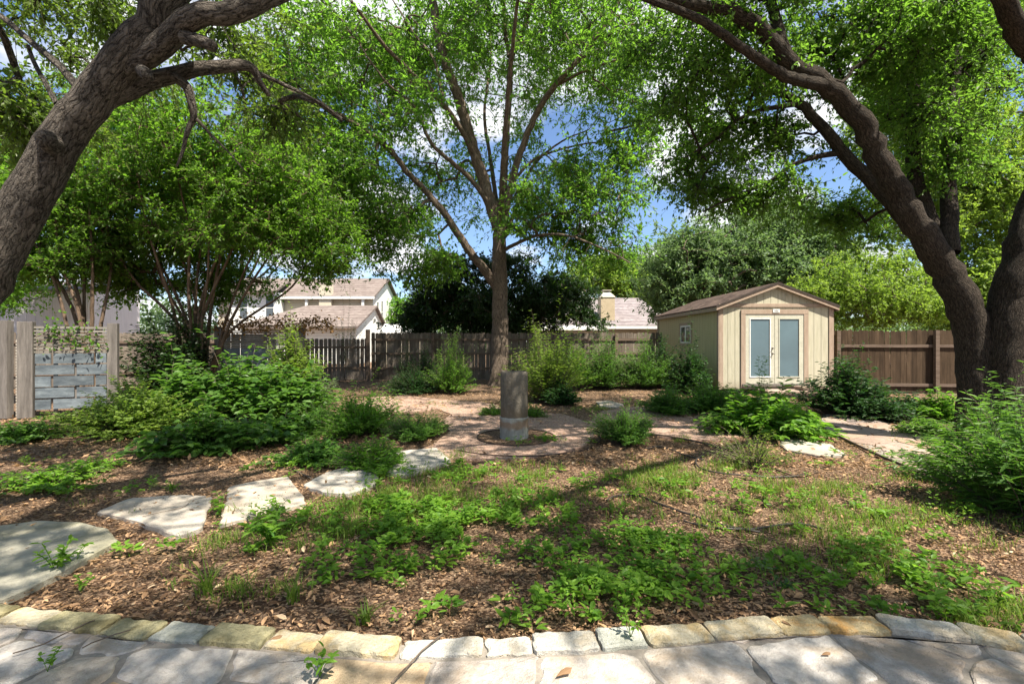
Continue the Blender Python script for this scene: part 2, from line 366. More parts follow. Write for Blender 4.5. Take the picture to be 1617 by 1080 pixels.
def slab(mb, poly, z0, z1, rnd, ch=.012, tilt=(0, 0)):
    """stone slab with a chamfered rim"""
    p = np.asarray(poly, float); n = len(p); c = p.mean(0)
    inner = c + (p - c) * (1 - ch / (np.linalg.norm(p - c, axis=1, keepdims=True) + 1e-6) * 1.3)
    dz = (p - c) @ np.array(tilt)
    V = np.vstack([np.c_[p, np.full(n, z0)], np.c_[p, z1 - ch * .8 + dz], np.c_[inner, z1 + dz]])
    f = [[k, (k + 1) % n, n + (k + 1) % n, n + k] for k in range(n)] + [[n + k, n + (k + 1) % n, 2 * n + (k + 1) % n, 2 * n + k] for k in range(n)]
    mb.ngon(V, f + [list(range(2 * n, 3 * n))], rnd)
rng = np.random.default_rng(11)
pts = []
for yy in np.arange(-3.0, 2.8, .34):
    for xx in np.arange(-8, 8, .52): pts.append((xx + rng.uniform(-.24, .24) + (.25 if int(yy / .34) % 2 else 0), yy + rng.uniform(-.13, .13)))
pts = np.array(pts); mb = MB()
for poly in voronoi(pts, (-8.4, 8.4, -3.4, 3.4), rng):
    if poly[:, 1].min() > edge_y(poly[:, 0].mean()) - .17: continue
    ar = .5 * abs(np.dot(poly[:, 0], np.roll(poly[:, 1], 1)) - np.dot(poly[:, 1], np.roll(poly[:, 0], 1)))
    if ar < .035: continue
    c_ = poly.mean(0); poly = c_ + (poly - c_) * rng.uniform(.965, 1.0)
    poly = rough_poly(poly, rng, .05, .010, 1); lim = edge_y(poly[:, 0]) - .150
    poly[:, 1] = np.minimum(poly[:, 1], lim)
    slab(mb, poly, -.03, .034 + rng.uniform(-.004, .004), rng.random(), .007)
pat = mb.build('patio', M_PATIO); tagit(pat, kind='structure')
mb = MB(); xx = np.linspace(-8.6, 8.6, 120)
mb.prism(np.r_[np.c_[xx, edge_y(xx) - .02], [[8.6, -3.6], [-8.6, -3.6]]], -.05, .026)
mo = mb.build('mortar_bed', M_MORTAR, pat)

# edging stones set in mortar along the patio rim
se = thing('stone_edging', 'curved row of mortared limestone blocks edging the flagstone patio', 'edging', (0, 2.2, 0))
rng = np.random.default_rng(5); x = -5.2
cols = {'w': E_W, 'y': E_Y, 'o': E_O, 'm': E_M, 'g': E_G}
names = {'w': 'white edging block', 'y': 'cream and yellow edging block', 'o': 'orange stained edging block', 'm': 'mossy olive edging block', 'g': 'grey edging block'}
seq = 'wmywymmymmgmyywwwgyyoowywyymwyowwoymwygwymw'; k = 0
while x < 5.2:
    L = rng.uniform(.22, .44); c = seq[k % len(seq)]; k += 1
    xs_ = np.array([x + .006, x + L - .006]); yo = edge_y(xs_); t = np.array([xs_[1] - xs_[0], yo[1] - yo[0]]); t /= np.linalg.norm(t); nn = np.array([-t[1], t[0]])
    a = np.array([xs_[0], yo[0]]); b = np.array([xs_[1], yo[1]]); d = rng.uniform(.125, .14)
    poly = rough_poly([a - nn * d, b - nn * d, b + nn * rng.uniform(-.012, .008), a + nn * rng.uniform(-.012, .008)], rng, .035, .006, 1)
    mb = MB(); slab(mb, poly, -.09, .052 + rng.uniform(-.008, .010), .5, .010, (rng.uniform(-.03, .03), rng.uniform(-.03, .03)))
    mb.build('edging_stone', cols[c], se, False, label=names[c]); x += L

# gravel path: ring round the pillar and its arms, raised over the soil
def px_poly(l, z=0.0): return np.array([G(a, b, z)[:2] for a, b in l])
rng = np.random.default_rng(7)
gp = px_poly([(640, 722), (690, 700), (712, 682), (700, 665), (712, 655), (690, 646), (655, 652), (600, 650), (560, 640), (590, 628), (640, 625), (700, 632), (760, 636), (830, 650), (890, 655), (930, 668), (950, 650), (1010, 642), (1060, 650), (1110, 652), (1165, 665), (1185, 685), (1150, 697), (1090, 695), (1040, 690), (985, 680), (938, 690), (925, 704), (890, 716), (840, 724), (780, 727), (720, 724), (670, 734)])
def sheet(name, poly, z, mat, label=None):
    mb = MB(); mb.prism(rough_poly(poly, rng, .12, .012, 2), -.05, z); return tagit(mb.build(name, mat), kind='structure')
sheet('gravel_path', gp, .018, M_GRAVEL)
C0 = G(815, 692)[:2]
th = np.linspace(0, 2 * PI, 49)[:-1]
sheet('pillar_bed', C0 + .60 * np.c_[np.cos(th), np.sin(th)], .024, M_SOIL)
def ring(mb, c, r, a0, a1, z0, z1, w=.008, n=60):
    t = np.linspace(a0, a1, n); o = np.c_[np.cos(t), np.sin(t)]
    A = c + (r + w) * o; B = c + (r - w) * o; V = np.vstack([np.c_[A, np.full(n, z0)], np.c_[A, np.full(n, z1)], np.c_[B, np.full(n, z1)], np.c_[B, np.full(n, z0)]])
    i = np.arange(n - 1)[:, None]; Q = np.vstack([np.hstack([i + a * n, i + 1 + a * n, i + 1 + b * n, i + b * n]) for a, b in ((0, 1), (1, 2), (2, 3))]); mb.add(V, Q)
mb = MB(); ring(mb, C0, .605, 0, 2 * PI, -.02, .040, .005, 80)
tagit(mb.build('garden_edging', M_STEEL), 'dark steel ring edging round the soil bed under the concrete pillar', 'edging')
mb = MB(); ring(mb, C0 + np.array([.04, .06]), 1.26, -2.3, .15, -.02, .032, .005, 80)
tagit(mb.build('garden_edging', M_STEEL), 'thin steel arc holding the outer front rim of the gravel circle', 'edging')
mb = MB(); e = px_poly([(1010, 686), (1060, 692), (1110, 702), (1150, 712)]); tube(mb, np.c_[catmull(np.c_[e, np.full(4, .025)], .1)], .014, 6)
tagit(mb.build('garden_edging', M_STEEL), 'thin steel strip along the gravel behind the feathery green mound', 'edging')
# right flagstone path
rp = px_poly([(1300, 655), (1345, 655), (1400, 668), (1455, 682), (1520, 700), (1690, 765), (1640, 830), (1485, 757), (1430, 737), (1370, 712), (1320, 690), (1295, 675)])
sheet('path', rp, .012, M_MORTAR)
mb = MB(); c0, c1 = rp.min(0), rp.max(0); pp = []
for yy in np.arange(c0[1], c1[1], .45):
    for xx in np.arange(c0[0], c1[0], .6): pp.append((xx + rng.uniform(-.25, .25), yy + rng.uniform(-.18, .18)))
def inside(p, poly):
    x, y = p; r = False
    for a, b in zip(poly, np.roll(poly, -1, 0)):
        if (a[1] > y) != (b[1] > y) and x < (b[0] - a[0]) * (y - a[1]) / (b[1] - a[1]) + a[0]: r = not r
    return r
for poly in voronoi(np.array(pp), (c0[0], c1[0], c0[1], c1[1]), rng, .012):
    c = poly.mean(0)
    if not inside(c, rp): continue
    q = []
    for v in poly:                                     # pull corners that fall off the path back inside
        t = 1.0
        while t > .2 and not inside(c + (v - c) * t, rp): t -= .06
        q.append(c + (v - c) * t)
    slab(mb, rough_poly(q, rng, .12, .01, 1), -.02, .026 + rng.uniform(-.003, .003), rng.random(), .008)
tagit(mb.build('path_paving', M_PATHST), kind='structure')
for l, lab in (([(1296, 677), (1370, 714), (1430, 740), (1490, 762)], 'dark strip edging the near side of the right hand path'),):
    mb = MB(); e = px_poly(l); tube(mb, catmull(np.c_[e, np.full(len(e), .03)], .1), .016, 6); tagit(mb.build('garden_edging', M_STEEL), lab, 'edging')

steps = [([(-60, 835), (0, 828), (60, 820), (120, 822), (170, 832), (188, 852), (150, 872), (90, 905), (30, 935), (-40, 965), (-120, 960)], M_STEPM, 'largest stepping stone, olive stained and rounded, at the left edge of the photo'),
         ([(152, 806), (205, 785), (290, 780), (336, 783), (326, 812), (320, 832), (284, 845), (225, 824)], M_STEP, 'pale pointed stepping stone second from the left'),
         ([(362, 768), (410, 758), (455, 751), (470, 770), (484, 793), (430, 806), (392, 816), (346, 828)], M_STEP, 'pale four sided stepping stone between the pointed one and the weeds'),
         ([(478, 765), (515, 745), (560, 733), (600, 740), (590, 765), (550, 778), (510, 776)], M_STEP, 'stepping stone half hidden under the green weeds'),
         ([(600, 725), (625, 712), (690, 706), (712, 726), (680, 738), (640, 750), (605, 745)], M_STEP, 'pale stepping stone at the edge of the gravel circle left of the pillar'),
         ([(1226, 693), (1260, 691), (1310, 700), (1338, 718), (1290, 718), (1240, 708)], M_STEP, 'pale stepping stone in front of the bright leafy shrub near the shed'),
         ([(940, 634), (960, 632), (985, 638), (975, 642), (950, 641)], M_STEP, 'small distant stepping stone on the grass right of the pillar')]
for l, m, lab in steps:
    poly = rough_poly(px_poly(l, .035), rng, .09, .009, 1); mb = MB(); slab(mb, poly, -.04, .036, rng.uniform(.4, .75), .012, (rng.uniform(-.008, .008), rng.uniform(-.008, .008)))
    tagit(mb.build('stepping_stone', m), lab, 'stepping stone', 'stepping stones laid across the mulch')

# ------------------------------------------------------------------ concrete pillar
def concmat(name, a, b, stain, zc, zw, samt):
    m, g = material(name); p = pos(g); n = g.noise(p, 5, 7, .65, .6); n2 = g.noise(p, 40, 6, .7); st = g.noise(scalev(g, p, (6, 6, .5)), 3, 5, .6)
    col = g.mix(g.ramp(n, [(.35, 0), (.65, 1)]), a, b); col = g.mix(g.math('MULTIPLY', g.ramp(st, [(.45, 0), (.7, 1)]), .5), col, tuple(c * .6 for c in a))
    z = g.n('ShaderNodeSeparateXYZ', {0: p}).outputs[2]
    band = g.ramp(g.math('ADD', g.math('DIVIDE', g.math('ABSOLUTE', g.math('SUBTRACT', z, zc)), zw), g.math('MULTIPLY', g.math('SUBTRACT', n, .5), 2.2)), [(.35, samt), (.75, 0)])
    col = g.mix(band, col, stain); out_bsdf(g, col, .9, g.math('ADD', n2, g.math('MULTIPLY', n, .5)), 1.0, .015, .05); return m
M_C1 = concmat('weathered_concrete', (.095, .084, .068), (.18, .16, .132), (.14, .11, .075), .38, .2, .6)
M_C2 = concmat('stained_concrete', (.22, .22, .20), (.34, .34, .31), (.24, .15, .09), .25, .10, .7)
def lathe(mb, c, prof, seg=64):
    th = np.linspace(0, 2 * PI, seg, endpoint=False); n = len(prof)
    V = np.array([[c[0] + r * math.cos(t), c[1] + r * math.sin(t), z] for r, z in prof for t in th]); i = np.arange(n - 1)[:, None]; j = np.arange(seg)[None]; jn = (j + 1) % seg
    mb.add(V, np.stack([i * seg + j, i * seg + jn, (i + 1) * seg + jn, (i + 1) * seg + j], -1).reshape(-1, 4))
pc = G(812, 697)[:2] + np.array([0, .2])
t = thing('concrete_pillar', 'round weathered concrete pillar of two stacked pipe sections in the gravel circle', 'pillar', (pc[0], pc[1], 0))
mb = MB(); lathe(mb, pc, [(.0, .30), (.207, .30), (.212, .31), (.212, .99), (.206, 1.03), (.196, 1.045), (.180, 1.045), (.172, 1.03), (.170, .93), (0, .93)]); mb.build('upper_section', M_C1, t, True)
mb = MB(); lathe(mb, pc, [(.0, -.03), (.222, -.03), (.222, .015), (.219, .30), (.224, .315), (.224, .342), (.216, .348), (0, .348)]); mb.build('base_section', M_C2, t, True)
for o in t.children:
    m_ = o.modifiers.new('edge', 'EDGE_SPLIT'); m_.split_angle = math.radians(50)

# ------------------------------------------------------------------ fences
def fence(name, label, A, B, top, mat, seed, rails=(.35, .95, 1.5), pw=.14, gapr=.006, post_at=(), side=-1, railmat=None, dz=0, gaps=0.0):
    A = np.array([*A, 0.]); B = np.array([*B, 0.]); u = nrm(B - A); L = np.linalg.norm(B - A); rng = np.random.default_rng(seed)
    t = thing(name, label, 'fence', A); mb = MB(); x = 0
    while x < L:
        w = pw + rng.uniform(-.008, .008); h = top + rng.normal(0, .012); gp_ = gapr + (rng.uniform(0, gaps) if gaps else 0); th = .018; y0 = rng.uniform(0, .006)
        P2 = [(x, .03), (x + w, .03), (x + w, h - .035), (x + w - .03, h), (x + .03, h), (x, h - .035)]
        w3 = np.array([-u[1], u[0], 0]); V = np.array([A + u * a + w3 * (y0 + d) + np.array([0, 0, z]) for d in (0, th) for a, z in P2])
        V += np.array([0, 0, 1.])[None] * 0; lean = rng.normal(0, .004)
        V = V + u * (V[:, 2:3] * lean); n = 6
        mb.ngon(V, [list(range(n)), list(range(n, 2 * n))[::-1]] + [[k + n, (k + 1) % n + n, (k + 1) % n, k] for k in range(n)], rng.random()); x += w + gp_
    mb.build('pickets', mat, t)
    for z in rails:
        mb = MB(); mb.box(0, L, -.045 if side < 0 else .028, -.002 if side < 0 else .07, z, z + .085, A, u); mb.build('rail', railmat or M_RAIL, t)
    for p in post_at:
        mb = MB(); mb.box(p, p + .10, -.15, -.048, 0, top + dz, A, u); mb.build('post', railmat or M_RAIL, t)
    return t
fence('wooden_fence', 'long weathered grey picket fence behind the tall centre tree', (-5.55, 18), (5.85, 18), 1.86, M_WOOD, 1, (.42, 1.0, 1.55), post_at=(2.4, 4.75, 7.2, 9.6))
fence('wooden_fence', 'lower grey fence section with gaps below the white house', (-8.6, 17.6), (-5.62, 17.8), 1.62, M_WOOD, 2, (.45, 1.25), post_at=(.2, ), gaps=.03)
mb = MB(); mb.box(-5.66, -5.52, 17.60, 17.72, 0, 1.98); tagit(mb.build('fence_post', M_RAIL, bevel=.006), 'brown square post where the low and tall back fences meet', 'post')
fence('wooden_fence', 'brown picket fence running from the shed to the right hand oak', (9.25, 13.6), (15.5, 12.9), 1.84, M_WOODR, 3, (.2, 1.34), post_at=(.35, 3.0, 5.2), railmat=M_RAIL)
fence('wooden_fence', 'dark grey side fence behind the crepe myrtles on the left', (-17, 14.2), (-8.9, 17.0), 1.8, M_WOOD, 4, (.4, 1.45))

def screen(label, A, B, top, seed, pl, pr, slats=8, sh=.56, rows=4):
    A = np.array([*A, 0.]); B = np.array([*B, 0.]); u = nrm(B - A); L = np.linalg.norm(B - A); rng = np.random.default_rng(seed)
    t = thing('garden_screen', label, 'screen', A, 'slatted garden screens with blue grey boards')
    for x, w, dz in ((0, pl, .03), (L - pr, pr, .02)):
        mb = MB(); mb.box(x, x + w, -.07, .07, 0, top + dz, A, u); mb.build('post', M_POST, t, bevel=.006)
    st = sh / slats
    for k in range(slats):
        mb = MB(); z = top - .03 - (k + 1) * st; mb.box(pl, L - pr, -.02, .01, z, z + st * .62 + rng.uniform(-.008, .008), A, u, rng.random()); mb.build('slat', M_SLAT, t)
    z1 = top - sh - .04; hh = (z1 - .12) / rows
    for k in range(rows):
        z = z1 - (k + 1) * hh; cuts = [pl] + [pl + (L - pl - pr) * c for c in ((.24, .82) if k % 2 == 0 else (.55,))] + [L - pr]
        for a, b in zip(cuts, cuts[1:]):
            mb = MB(); mb.box(a + .02, b - .02, -.03 + .012 * (k % 2), .0 + .012 * (k % 2), z + .030 + rng.uniform(-.008, .008), z + hh + rng.uniform(-.006, .0), A, u, rng.random()); mb.build('board', M_BLUE, t)
    for c in (.27, .56, .84):
        mb = MB(); x = pl + (L - pl - pr) * c; mb.box(x - .03, x + .03, .016, .05, .05, top - .03, A, u); mb.build('batten', M_POST, t)
    return t
screen('blue grey board and slat screen with two thick posts left of the broadleaf shrub', (-9.7, 8.95), (-8.30, 9.6), 1.87, 1, .23, .17, 8, .56, 5)
screen('partly hidden blue grey screen at the far left edge behind the large stepping stone', (-12.2, 8.75), (-9.86, 8.95), 1.90, 2, .2, .23, 3, .4, 4)
t_ = screen('blue grey slatted screen topped by brown vines below the white house', (-7.55, 11.6), (-5.35, 11.75), 1.86, 3, .17, .16, 9, .48, 4)
mb = MB(); mb.box(-9.80, -9.745, 9.0, 9.12, 0, 1.55); 
for k in range(26): mb.box(-9.80, -9.745, 8.99, 9.0, .04 + k * .058, .075 + k * .058)
tagit(mb.build('lattice_strip', M_PLINK), 'narrow beige slotted strip standing between the two left screen posts', 'trellis strip')

# ------------------------------------------------------------------ shed
M_SHED = None
def sidingmat(name, c1, c2, period, axis_='x', groove=.06, horiz=False, dark=.45):
    m, g = material(name); p = pos(g); sx = g.n('ShaderNodeSeparateXYZ', {0: p})
    c = sx.outputs[2] if horiz else (sx.outputs[0] if axis_ == 'x' else sx.outputs[1])
    fr = g.math('FRACT', g.math('DIVIDE', c, period)); n = g.noise(scalev(g, p, (4, 4, .6) if not horiz else (.6, .6, 3)), 3, 6, .6)
    col = g.mix(g.ramp(n, [(.3, 0), (.7, 1)]), c1, c2)
    ln = g.ramp(fr, [(0, 1), (groove, 1), (groove + .02, 0), (1, 0)])
    if not horiz:
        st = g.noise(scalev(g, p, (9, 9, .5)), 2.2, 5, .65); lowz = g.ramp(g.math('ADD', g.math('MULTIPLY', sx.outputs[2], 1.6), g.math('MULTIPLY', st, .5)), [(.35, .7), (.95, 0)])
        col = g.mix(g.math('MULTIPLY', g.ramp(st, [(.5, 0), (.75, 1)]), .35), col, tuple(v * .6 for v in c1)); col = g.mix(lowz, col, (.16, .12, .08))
    col = g.mix(g.math('MULTIPLY', ln, .6), col, tuple(v * dark for v in c1))
    h = g.math('ADD', g.math('MULTIPLY', fr if horiz else g.math('SUBTRACT', 1.0, ln), 1.0), g.math('MULTIPLY', n, .2))
    out_bsdf(g, col, .7, h, .8, .012, .25); return m
M_SHF = sidingmat('shed_front_siding', (.36, .34, .25), (.47, .44, .34), .205)
M_SHL = sidingmat('shed_side_siding', (.40, .36, .20), (.46, .41, .24), .205, 'y')
M_TRIM = simple('shed_trim_tan', (.29, .215, .16), (.37, .285, .22), 4, .7, .3, .003, .3, (4, 4, .8))
M_DOOR = simple('shed_door_cream', (.43, .42, .34), (.49, .475, .39), 3, .5, .15, .002)
M_WHITE = simple('white_frame_paint', (.68, .68, .66), (.76, .76, .74), 4, .5, .1, .002)
def shingle(name, c1, c2, per=.14, ax=1):
    m, g = material(name); p = pos(g); s = g.n('ShaderNodeSeparateXYZ', {0: p}).outputs
    n = g.noise(p, 1.3, 5, .6); row = g.math('DIVIDE', s[2], per * .38); fr = g.math('FRACT', row)
    br = g.n('ShaderNodeTexVoronoi', {'Vector': scalev(g, p, (4, 4, 12)), 'Scale': 1}, feature='F1').outputs[1]
    sc_ = g.n('ShaderNodeSeparateColor', {0: br}).outputs[0]
    col = g.mix(sc_, c1, c2); col = g.mix(g.ramp(n, [(.4, 0), (.7, .5)]), col, tuple(v * .7 for v in c1))
    col = g.mix(g.ramp(fr, [(0, .65), (.12, .5), (.2, 0)]), col, tuple(v * .3 for v in c1))
    out_bsdf(g, col, .92, g.math('ADD', fr, g.noise(p, 60, 4, .7)), .5, .01, .15); return m
M_RSH = shingle('shed_roof_shingles', (.045, .030, .025), (.12, .085, .070))
def glassmat(name, c, rough=.12):
    m, g = material(name); n = g.noise(pos(g), 1.5, 4, .6); col = g.mix(g.ramp(n, [(.3, 0), (.7, 1)]), c, tuple(v * 1.25 for v in c)); out_bsdf(g, col, rough, None, spec=.5); return m
M_GLB = glassmat('blind_backed_glass', (.085, .13, .155), .14); M_GLD = glassmat('dark_window_glass', (.03, .035, .04), .06)
M_SKID2 = simple('dark_drip_edge', (.03, .022, .018), (.055, .042, .035), 6, .7)
M_METAL = simple('brushed_metal', (.25, .23, .2), (.4, .37, .32), 10, .35, .1, .001, .5)
sx0, sx1, sy0, sy1, sz0, sz1, szp = 5.92, 9.14, 13.0, 18.5, .16, 2.52, 3.13
t = thing('garden_shed', 'cream gabled shed with tan trim and glazed double doors', 'shed', ((sx0 + sx1) / 2, sy0, 0))
mb = MB(); mb.box(sx0, sx1, sy0, sy0 + .08, sz0, sz1); xm = (sx0 + sx1) / 2
mb.ngon([[sx0, sy0, sz1], [sx1, sy0, sz1], [xm, sy0, szp - .03], [sx0, sy0 + .08, sz1], [sx1, sy0 + .08, sz1], [xm, sy0 + .08, szp - .03]], [[0, 1, 2], [5, 4, 3]])
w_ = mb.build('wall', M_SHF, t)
mb = MB(); mb.box(sx0, sx0 + .08, sy0 + .083, sy1, sz0, sz1); mb.box(sx1 - .08, sx1, sy0 + .083, sy1, sz0, sz1); mb.box(sx0 + .083, sx1 - .083, sy1 - .08, sy1, sz0, sz1)
mb.ngon([[sx0, sy1, sz1], [sx1, sy1, sz1], [xm, sy1, szp - .03], [sx0, sy1 - .08, sz1], [sx1, sy1 - .08, sz1], [xm, sy1 - .08, szp - .03]], [[2, 1, 0], [3, 4, 5]])
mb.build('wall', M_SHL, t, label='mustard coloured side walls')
ov = .13; fo = .12; sl_ = (szp - sz1) / (xm - sx0)
mb = MB()
for s in (-1, 1):
    ex = xm + s * ((xm - sx0) + ov); ez = szp - sl_ * abs(ex - xm)
    n = [[xm, szp + .02], [ex, ez + .02], [ex, ez + .06], [xm, szp + .06]]
    V = [[a, y, z] for y in (sy0 - fo, sy1 + .12) for a, z in n]; q = [[0, 1, 2, 3], [7, 6, 5, 4], [0, 4, 5, 1], [3, 2, 6, 7], [1, 5, 6, 2], [0, 3, 7, 4]]
    mb.ngon(V, q if s > 0 else [f[::-1] for f in q])
mb.build('roof', M_RSH, t)
mb = MB()
for s in (-1, 1):       # fascia boards following the gable
    ex = xm + s * ((xm - sx0) + ov - .003); ez = szp - sl_ * abs(ex - xm)
    V = [[a, y, z] for y in (sy0 - fo + .004, sy0 - fo + .03) for a, z in ([xm, szp - .075], [ex, ez - .075], [ex, ez + .017], [xm, szp + .017])]; q = [[0, 1, 2, 3], [7, 6, 5, 4], [0, 4, 5, 1], [3, 2, 6, 7], [1, 5, 6, 2], [0, 3, 7, 4]]
    mb.ngon(V, q if s > 0 else [f[::-1] for f in q])
    mb.box(min(ex, ex - s * .02), max(ex, ex - s * .02), sy0 - fo + .033, sy1 + .11, ez - .09, ez + .015)
mb.build('fascia', M_TRIM, t)
for s in (-1, 1):
    mb = MB(); ex = xm + s * ((xm - sx0) + ov + .01); ez = szp - sl_ * abs(ex - xm)
    V = [[a, y, z] for y in (sy0 - fo - .012, sy0 - fo - .003) for a, z in ([xm, szp + .012], [ex, ez + .012], [ex, ez + .066], [xm, szp + .066])]; q = [[0, 1, 2, 3], [7, 6, 5, 4], [0, 4, 5, 1], [3, 2, 6, 7], [1, 5, 6, 2], [0, 3, 7, 4]]
    mb.ngon(V, q if s > 0 else [f[::-1] for f in q]); mb.build('drip_edge', M_SKID2, t)
mb = MB(); mb.box(sx0 - .012, sx0 + .10, sy0 - .024, sy0 - .002, sz0 - .01, sz1 - .03); mb.build('corner_board', M_TRIM, t, bevel=.003)
mb = MB(); mb.box(sx1 - .10, sx1 + .012, sy0 - .024, sy0 - .002, sz0 - .01, sz1 - .03)
mb.build('corner_board', M_TRIM, t, bevel=.003)
mb = MB(); mb.box(sx0 - .036, sx0 - .014, sy0 - .022, sy0 + .09, sz0 - .01, sz1 - .032); mb.build('corner_board', M_TRIM, t, bevel=.003)
mb = MB(); mb.box(sx1 + .014, sx1 + .036, sy0 - .022, sy0 + .09, sz0 - .01, sz1 - .032); mb.build('corner_board', M_TRIM, t, bevel=.003); mb = MB()
mb.box(sx0 - .024, sx1 + .024, sy0 - .03, sy0 - .002, sz1 - .027, sz1 + .07); mb.build('gable_trim', M_TRIM, t, bevel=.003)
mb = MB(); mb.box(sx0 - .022, sx0 - .002, sy1 - .1, sy1, sz0, sz1); mb.build('corner_board', M_TRIM, t)
dx0, dx1, dz0, dz1 = 6.655, 8.315, .31, 2.29
mb = MB(); mb.box(dx0 - .13, dx0, sy0 - .035, sy0 - .002, sz0 + .04, dz1); mb.box(dx1, dx1 + .13, sy0 - .035, sy0 - .002, sz0 + .04, dz1); mb.box(dx0 - .13, dx1 + .13, sy0 - .038, sy0 - .002, dz1 + .002, dz1 + .13); mb.build('door_frame', M_TRIM, t, bevel=.003)
mb = MB(); mb.box(dx0 - .1, dx1 + .1, sy0 - .06, sy0 - .002, dz0 - .07, dz0 - .004); mb.build('threshold', M_POST, t)
mid = (dx0 + dx1) / 2
for s, a, b in ((-1, dx0 + .006, mid - .006), (1, mid + .006, dx1 - .006)):
    c = (a + b) / 2 + s * .0; pw2 = .275; pz0, pz1 = .52, 2.15
    mb = MB(); y0, y1 = sy0 - .022, sy0 - .002
    mb.box(a, c - pw2, y0, y1, dz0, dz1 - .003); mb.box(c + pw2, b, y0, y1, dz0, dz1 - .003); mb.box(c - pw2, c + pw2, y0, y1, dz0, pz0); mb.box(c - pw2, c + pw2, y0, y1, pz1, dz1 - .003)
    d = mb.build('door', M_DOOR, t)
    mb = MB(); mb.box(c - pw2, c + pw2, sy0 - .012, sy0 - .003, pz0, pz1); mb.build('pane', M_GLB, d)
    mb = MB(); e = .028
    mb.box(c - pw2 - e, c - pw2, y0 - .012, y0 - .001, pz0 - e, pz1 + e); mb.box(c + pw2, c + pw2 + e, y0 - .012, y0 - .001, pz0 - e, pz1 + e); mb.box(c - pw2, c + pw2, y0 - .012, y0 - .001, pz0 - e, pz0); mb.box(c - pw2, c + pw2, y0 - .012, y0 - .001, pz1, pz1 + e); mb.build('pane_frame', M_WHITE if s < 0 else M_DOOR, d)
    if s < 0:
        for z, r in ((1.18, .028), (1.33, .024)):
            mb = MB(); tube(mb, [[b - .055, y0 - .001, z], [b - .055, y0 - .03, z], [b - .055, y0 - .06, z]], [.03, .016, r], 12, cap=True); mb.build('handle', M_METAL, d, True)
mb = MB(); mb.box(7.425, 7.615, sy0 - .052, sy0 - .040, 2.335, 2.435); sg = mb.build('number_plate', M_WHITE, t)
fc = bpy.data.curves.new('number', 'FONT'); fc.body = '436'; fc.size = .085; fc.extrude = .001; fc.align_x = 'CENTER'; fo_ = bpy.data.objects.new('number', fc); COL.objects.link(fo_)
m, g = material('black_paint'); out_bsdf(g, (.03, .035, .04), .5); fc.materials.append(m); me_ = bpy.data.meshes.new_from_object(fo_); bpy.data.objects.remove(fo_)
fo_ = bpy.data.objects.new('number', me_); COL.objects.link(fo_); me_.materials.clear(); me_.materials.append(m)
fo_.parent = sg; fo_.location = Vector((7.52, sy0 - .0535, 2.352)) - origin(t); fo_.rotation_euler = (PI / 2, 0, 0)
# side window
wy0, wy1, wz0, wz1 = 15.05, 15.95, 1.46, 2.06
mb = MB(); xo = sx0 - .026; e = .09
for a, b, c, d in ((wy0 - e, wy0, wz0 - e, wz1 + e), (wy1, wy1 + e, wz0 - e, wz1 + e), (wy0, wy1, wz0 - e, wz0), (wy0, wy1, wz1, wz1 + e)): mb.box(xo, sx0 - .002, a, b, c, d)
w = mb.build('window', M_TRIM, t)
mb = MB()
for a, b, c, d in ((wy0, wy0 + .05, wz0, wz1), (wy1 - .05, wy1, wz0, wz1), (wy0 + .05, wy1 - .05, wz0, wz0 + .05), (wy0 + .05, wy1 - .05, wz1 - .05, wz1), ((wy0 + wy1) / 2 - .03, (wy0 + wy1) / 2 + .03, wz0 + .05, wz1 - .05)): mb.box(xo + .004, sx0 - .002, a, b, c, d)
mb.build('frame', M_WHITE, w)
mb = MB(); mb.box(sx0 - .010, sx0 - .004, wy0 + .02, wy1 - .02, wz0 + .02, wz1 - .02); mb.build('pane', M_GLD, w)
# skids and steps
M_SKID = simple('dark_foundation', (.03, .025, .02), (.07, .06, .05), 5, .9)
mb = MB(); mb.box(sx0 + .05, sx1 - .05, sy0 + .1, sy1 - .1, -.05, sz0 - .002); mb.build('foundation', M_SKID, t)
rng = np.random.default_rng(8)
t = thing('porch_step', 'low timber step below the glazed shed doors', 'step', (7.9, 12.6, 0))
mb = MB(); mb.box(6.9, 9.35, 12.25, 12.93, .10, .17); mb.build('tread', M_PATHST, t, bevel=.008)
mb = MB(); mb.box(6.98, 9.28, 12.30, 12.9, -.03, .098); mb.build('riser', M_MORTAR, t)
for x0, x1, z, lab in ((7.95, 8.75, .173, 'lower flat slab stacked on the step at the shed door'), (7.9, 8.6, .225, 'upper flat slab stacked on the step at the shed door')):
    mb = MB(); slab(mb, rough_poly([(x0, 12.4), (x1, 12.36), (x1 + .04, 12.8), (x0 - .03, 12.78)], rng, .1, .012, 1), z, z + .05, .5, .008); tagit(mb.build('stone_slab', M_PATHST), lab, 'slab', 'slabs stacked on the shed step')

# ------------------------------------------------------------------ neighbouring houses
M_SIDW = sidingmat('white_lap_siding', (.72, .73, .72), (.78, .79, .78), .19, groove=.10, horiz=True, dark=.5)
M_SIDC = sidingmat('cream_lap_siding', (.52, .47, .37), (.58, .53, .43), .19, groove=.10, horiz=True, dark=.5)
M_LAV = sidingmat('pale_grey_panel_siding', (.60, .585, .62), (.66, .64, .67), .4, 'x', .04)
M_RF1 = shingle('brown_grey_shingles', (.15, .12, .11), (.22, .185, .17), .6)
M_RF2 = shingle('lavender_grey_shingles', (.17, .145, .15), (.27, .24, .245), .7)
M_BRK = simple('tan_brick', (.38, .31, .21), (.48, .40, .28), 3, .85, .6, .02)
def slab_roof(mb, quad, th=.15):
    q = np.array(quad, float); V = np.vstack([q, q + [0, 0, th]]); mb.ngon(V, [[3, 2, 1, 0], [4, 5, 6, 7], [0, 1, 5, 4], [1, 2, 6, 5], [2, 3, 7, 6], [3, 0, 4, 7]])
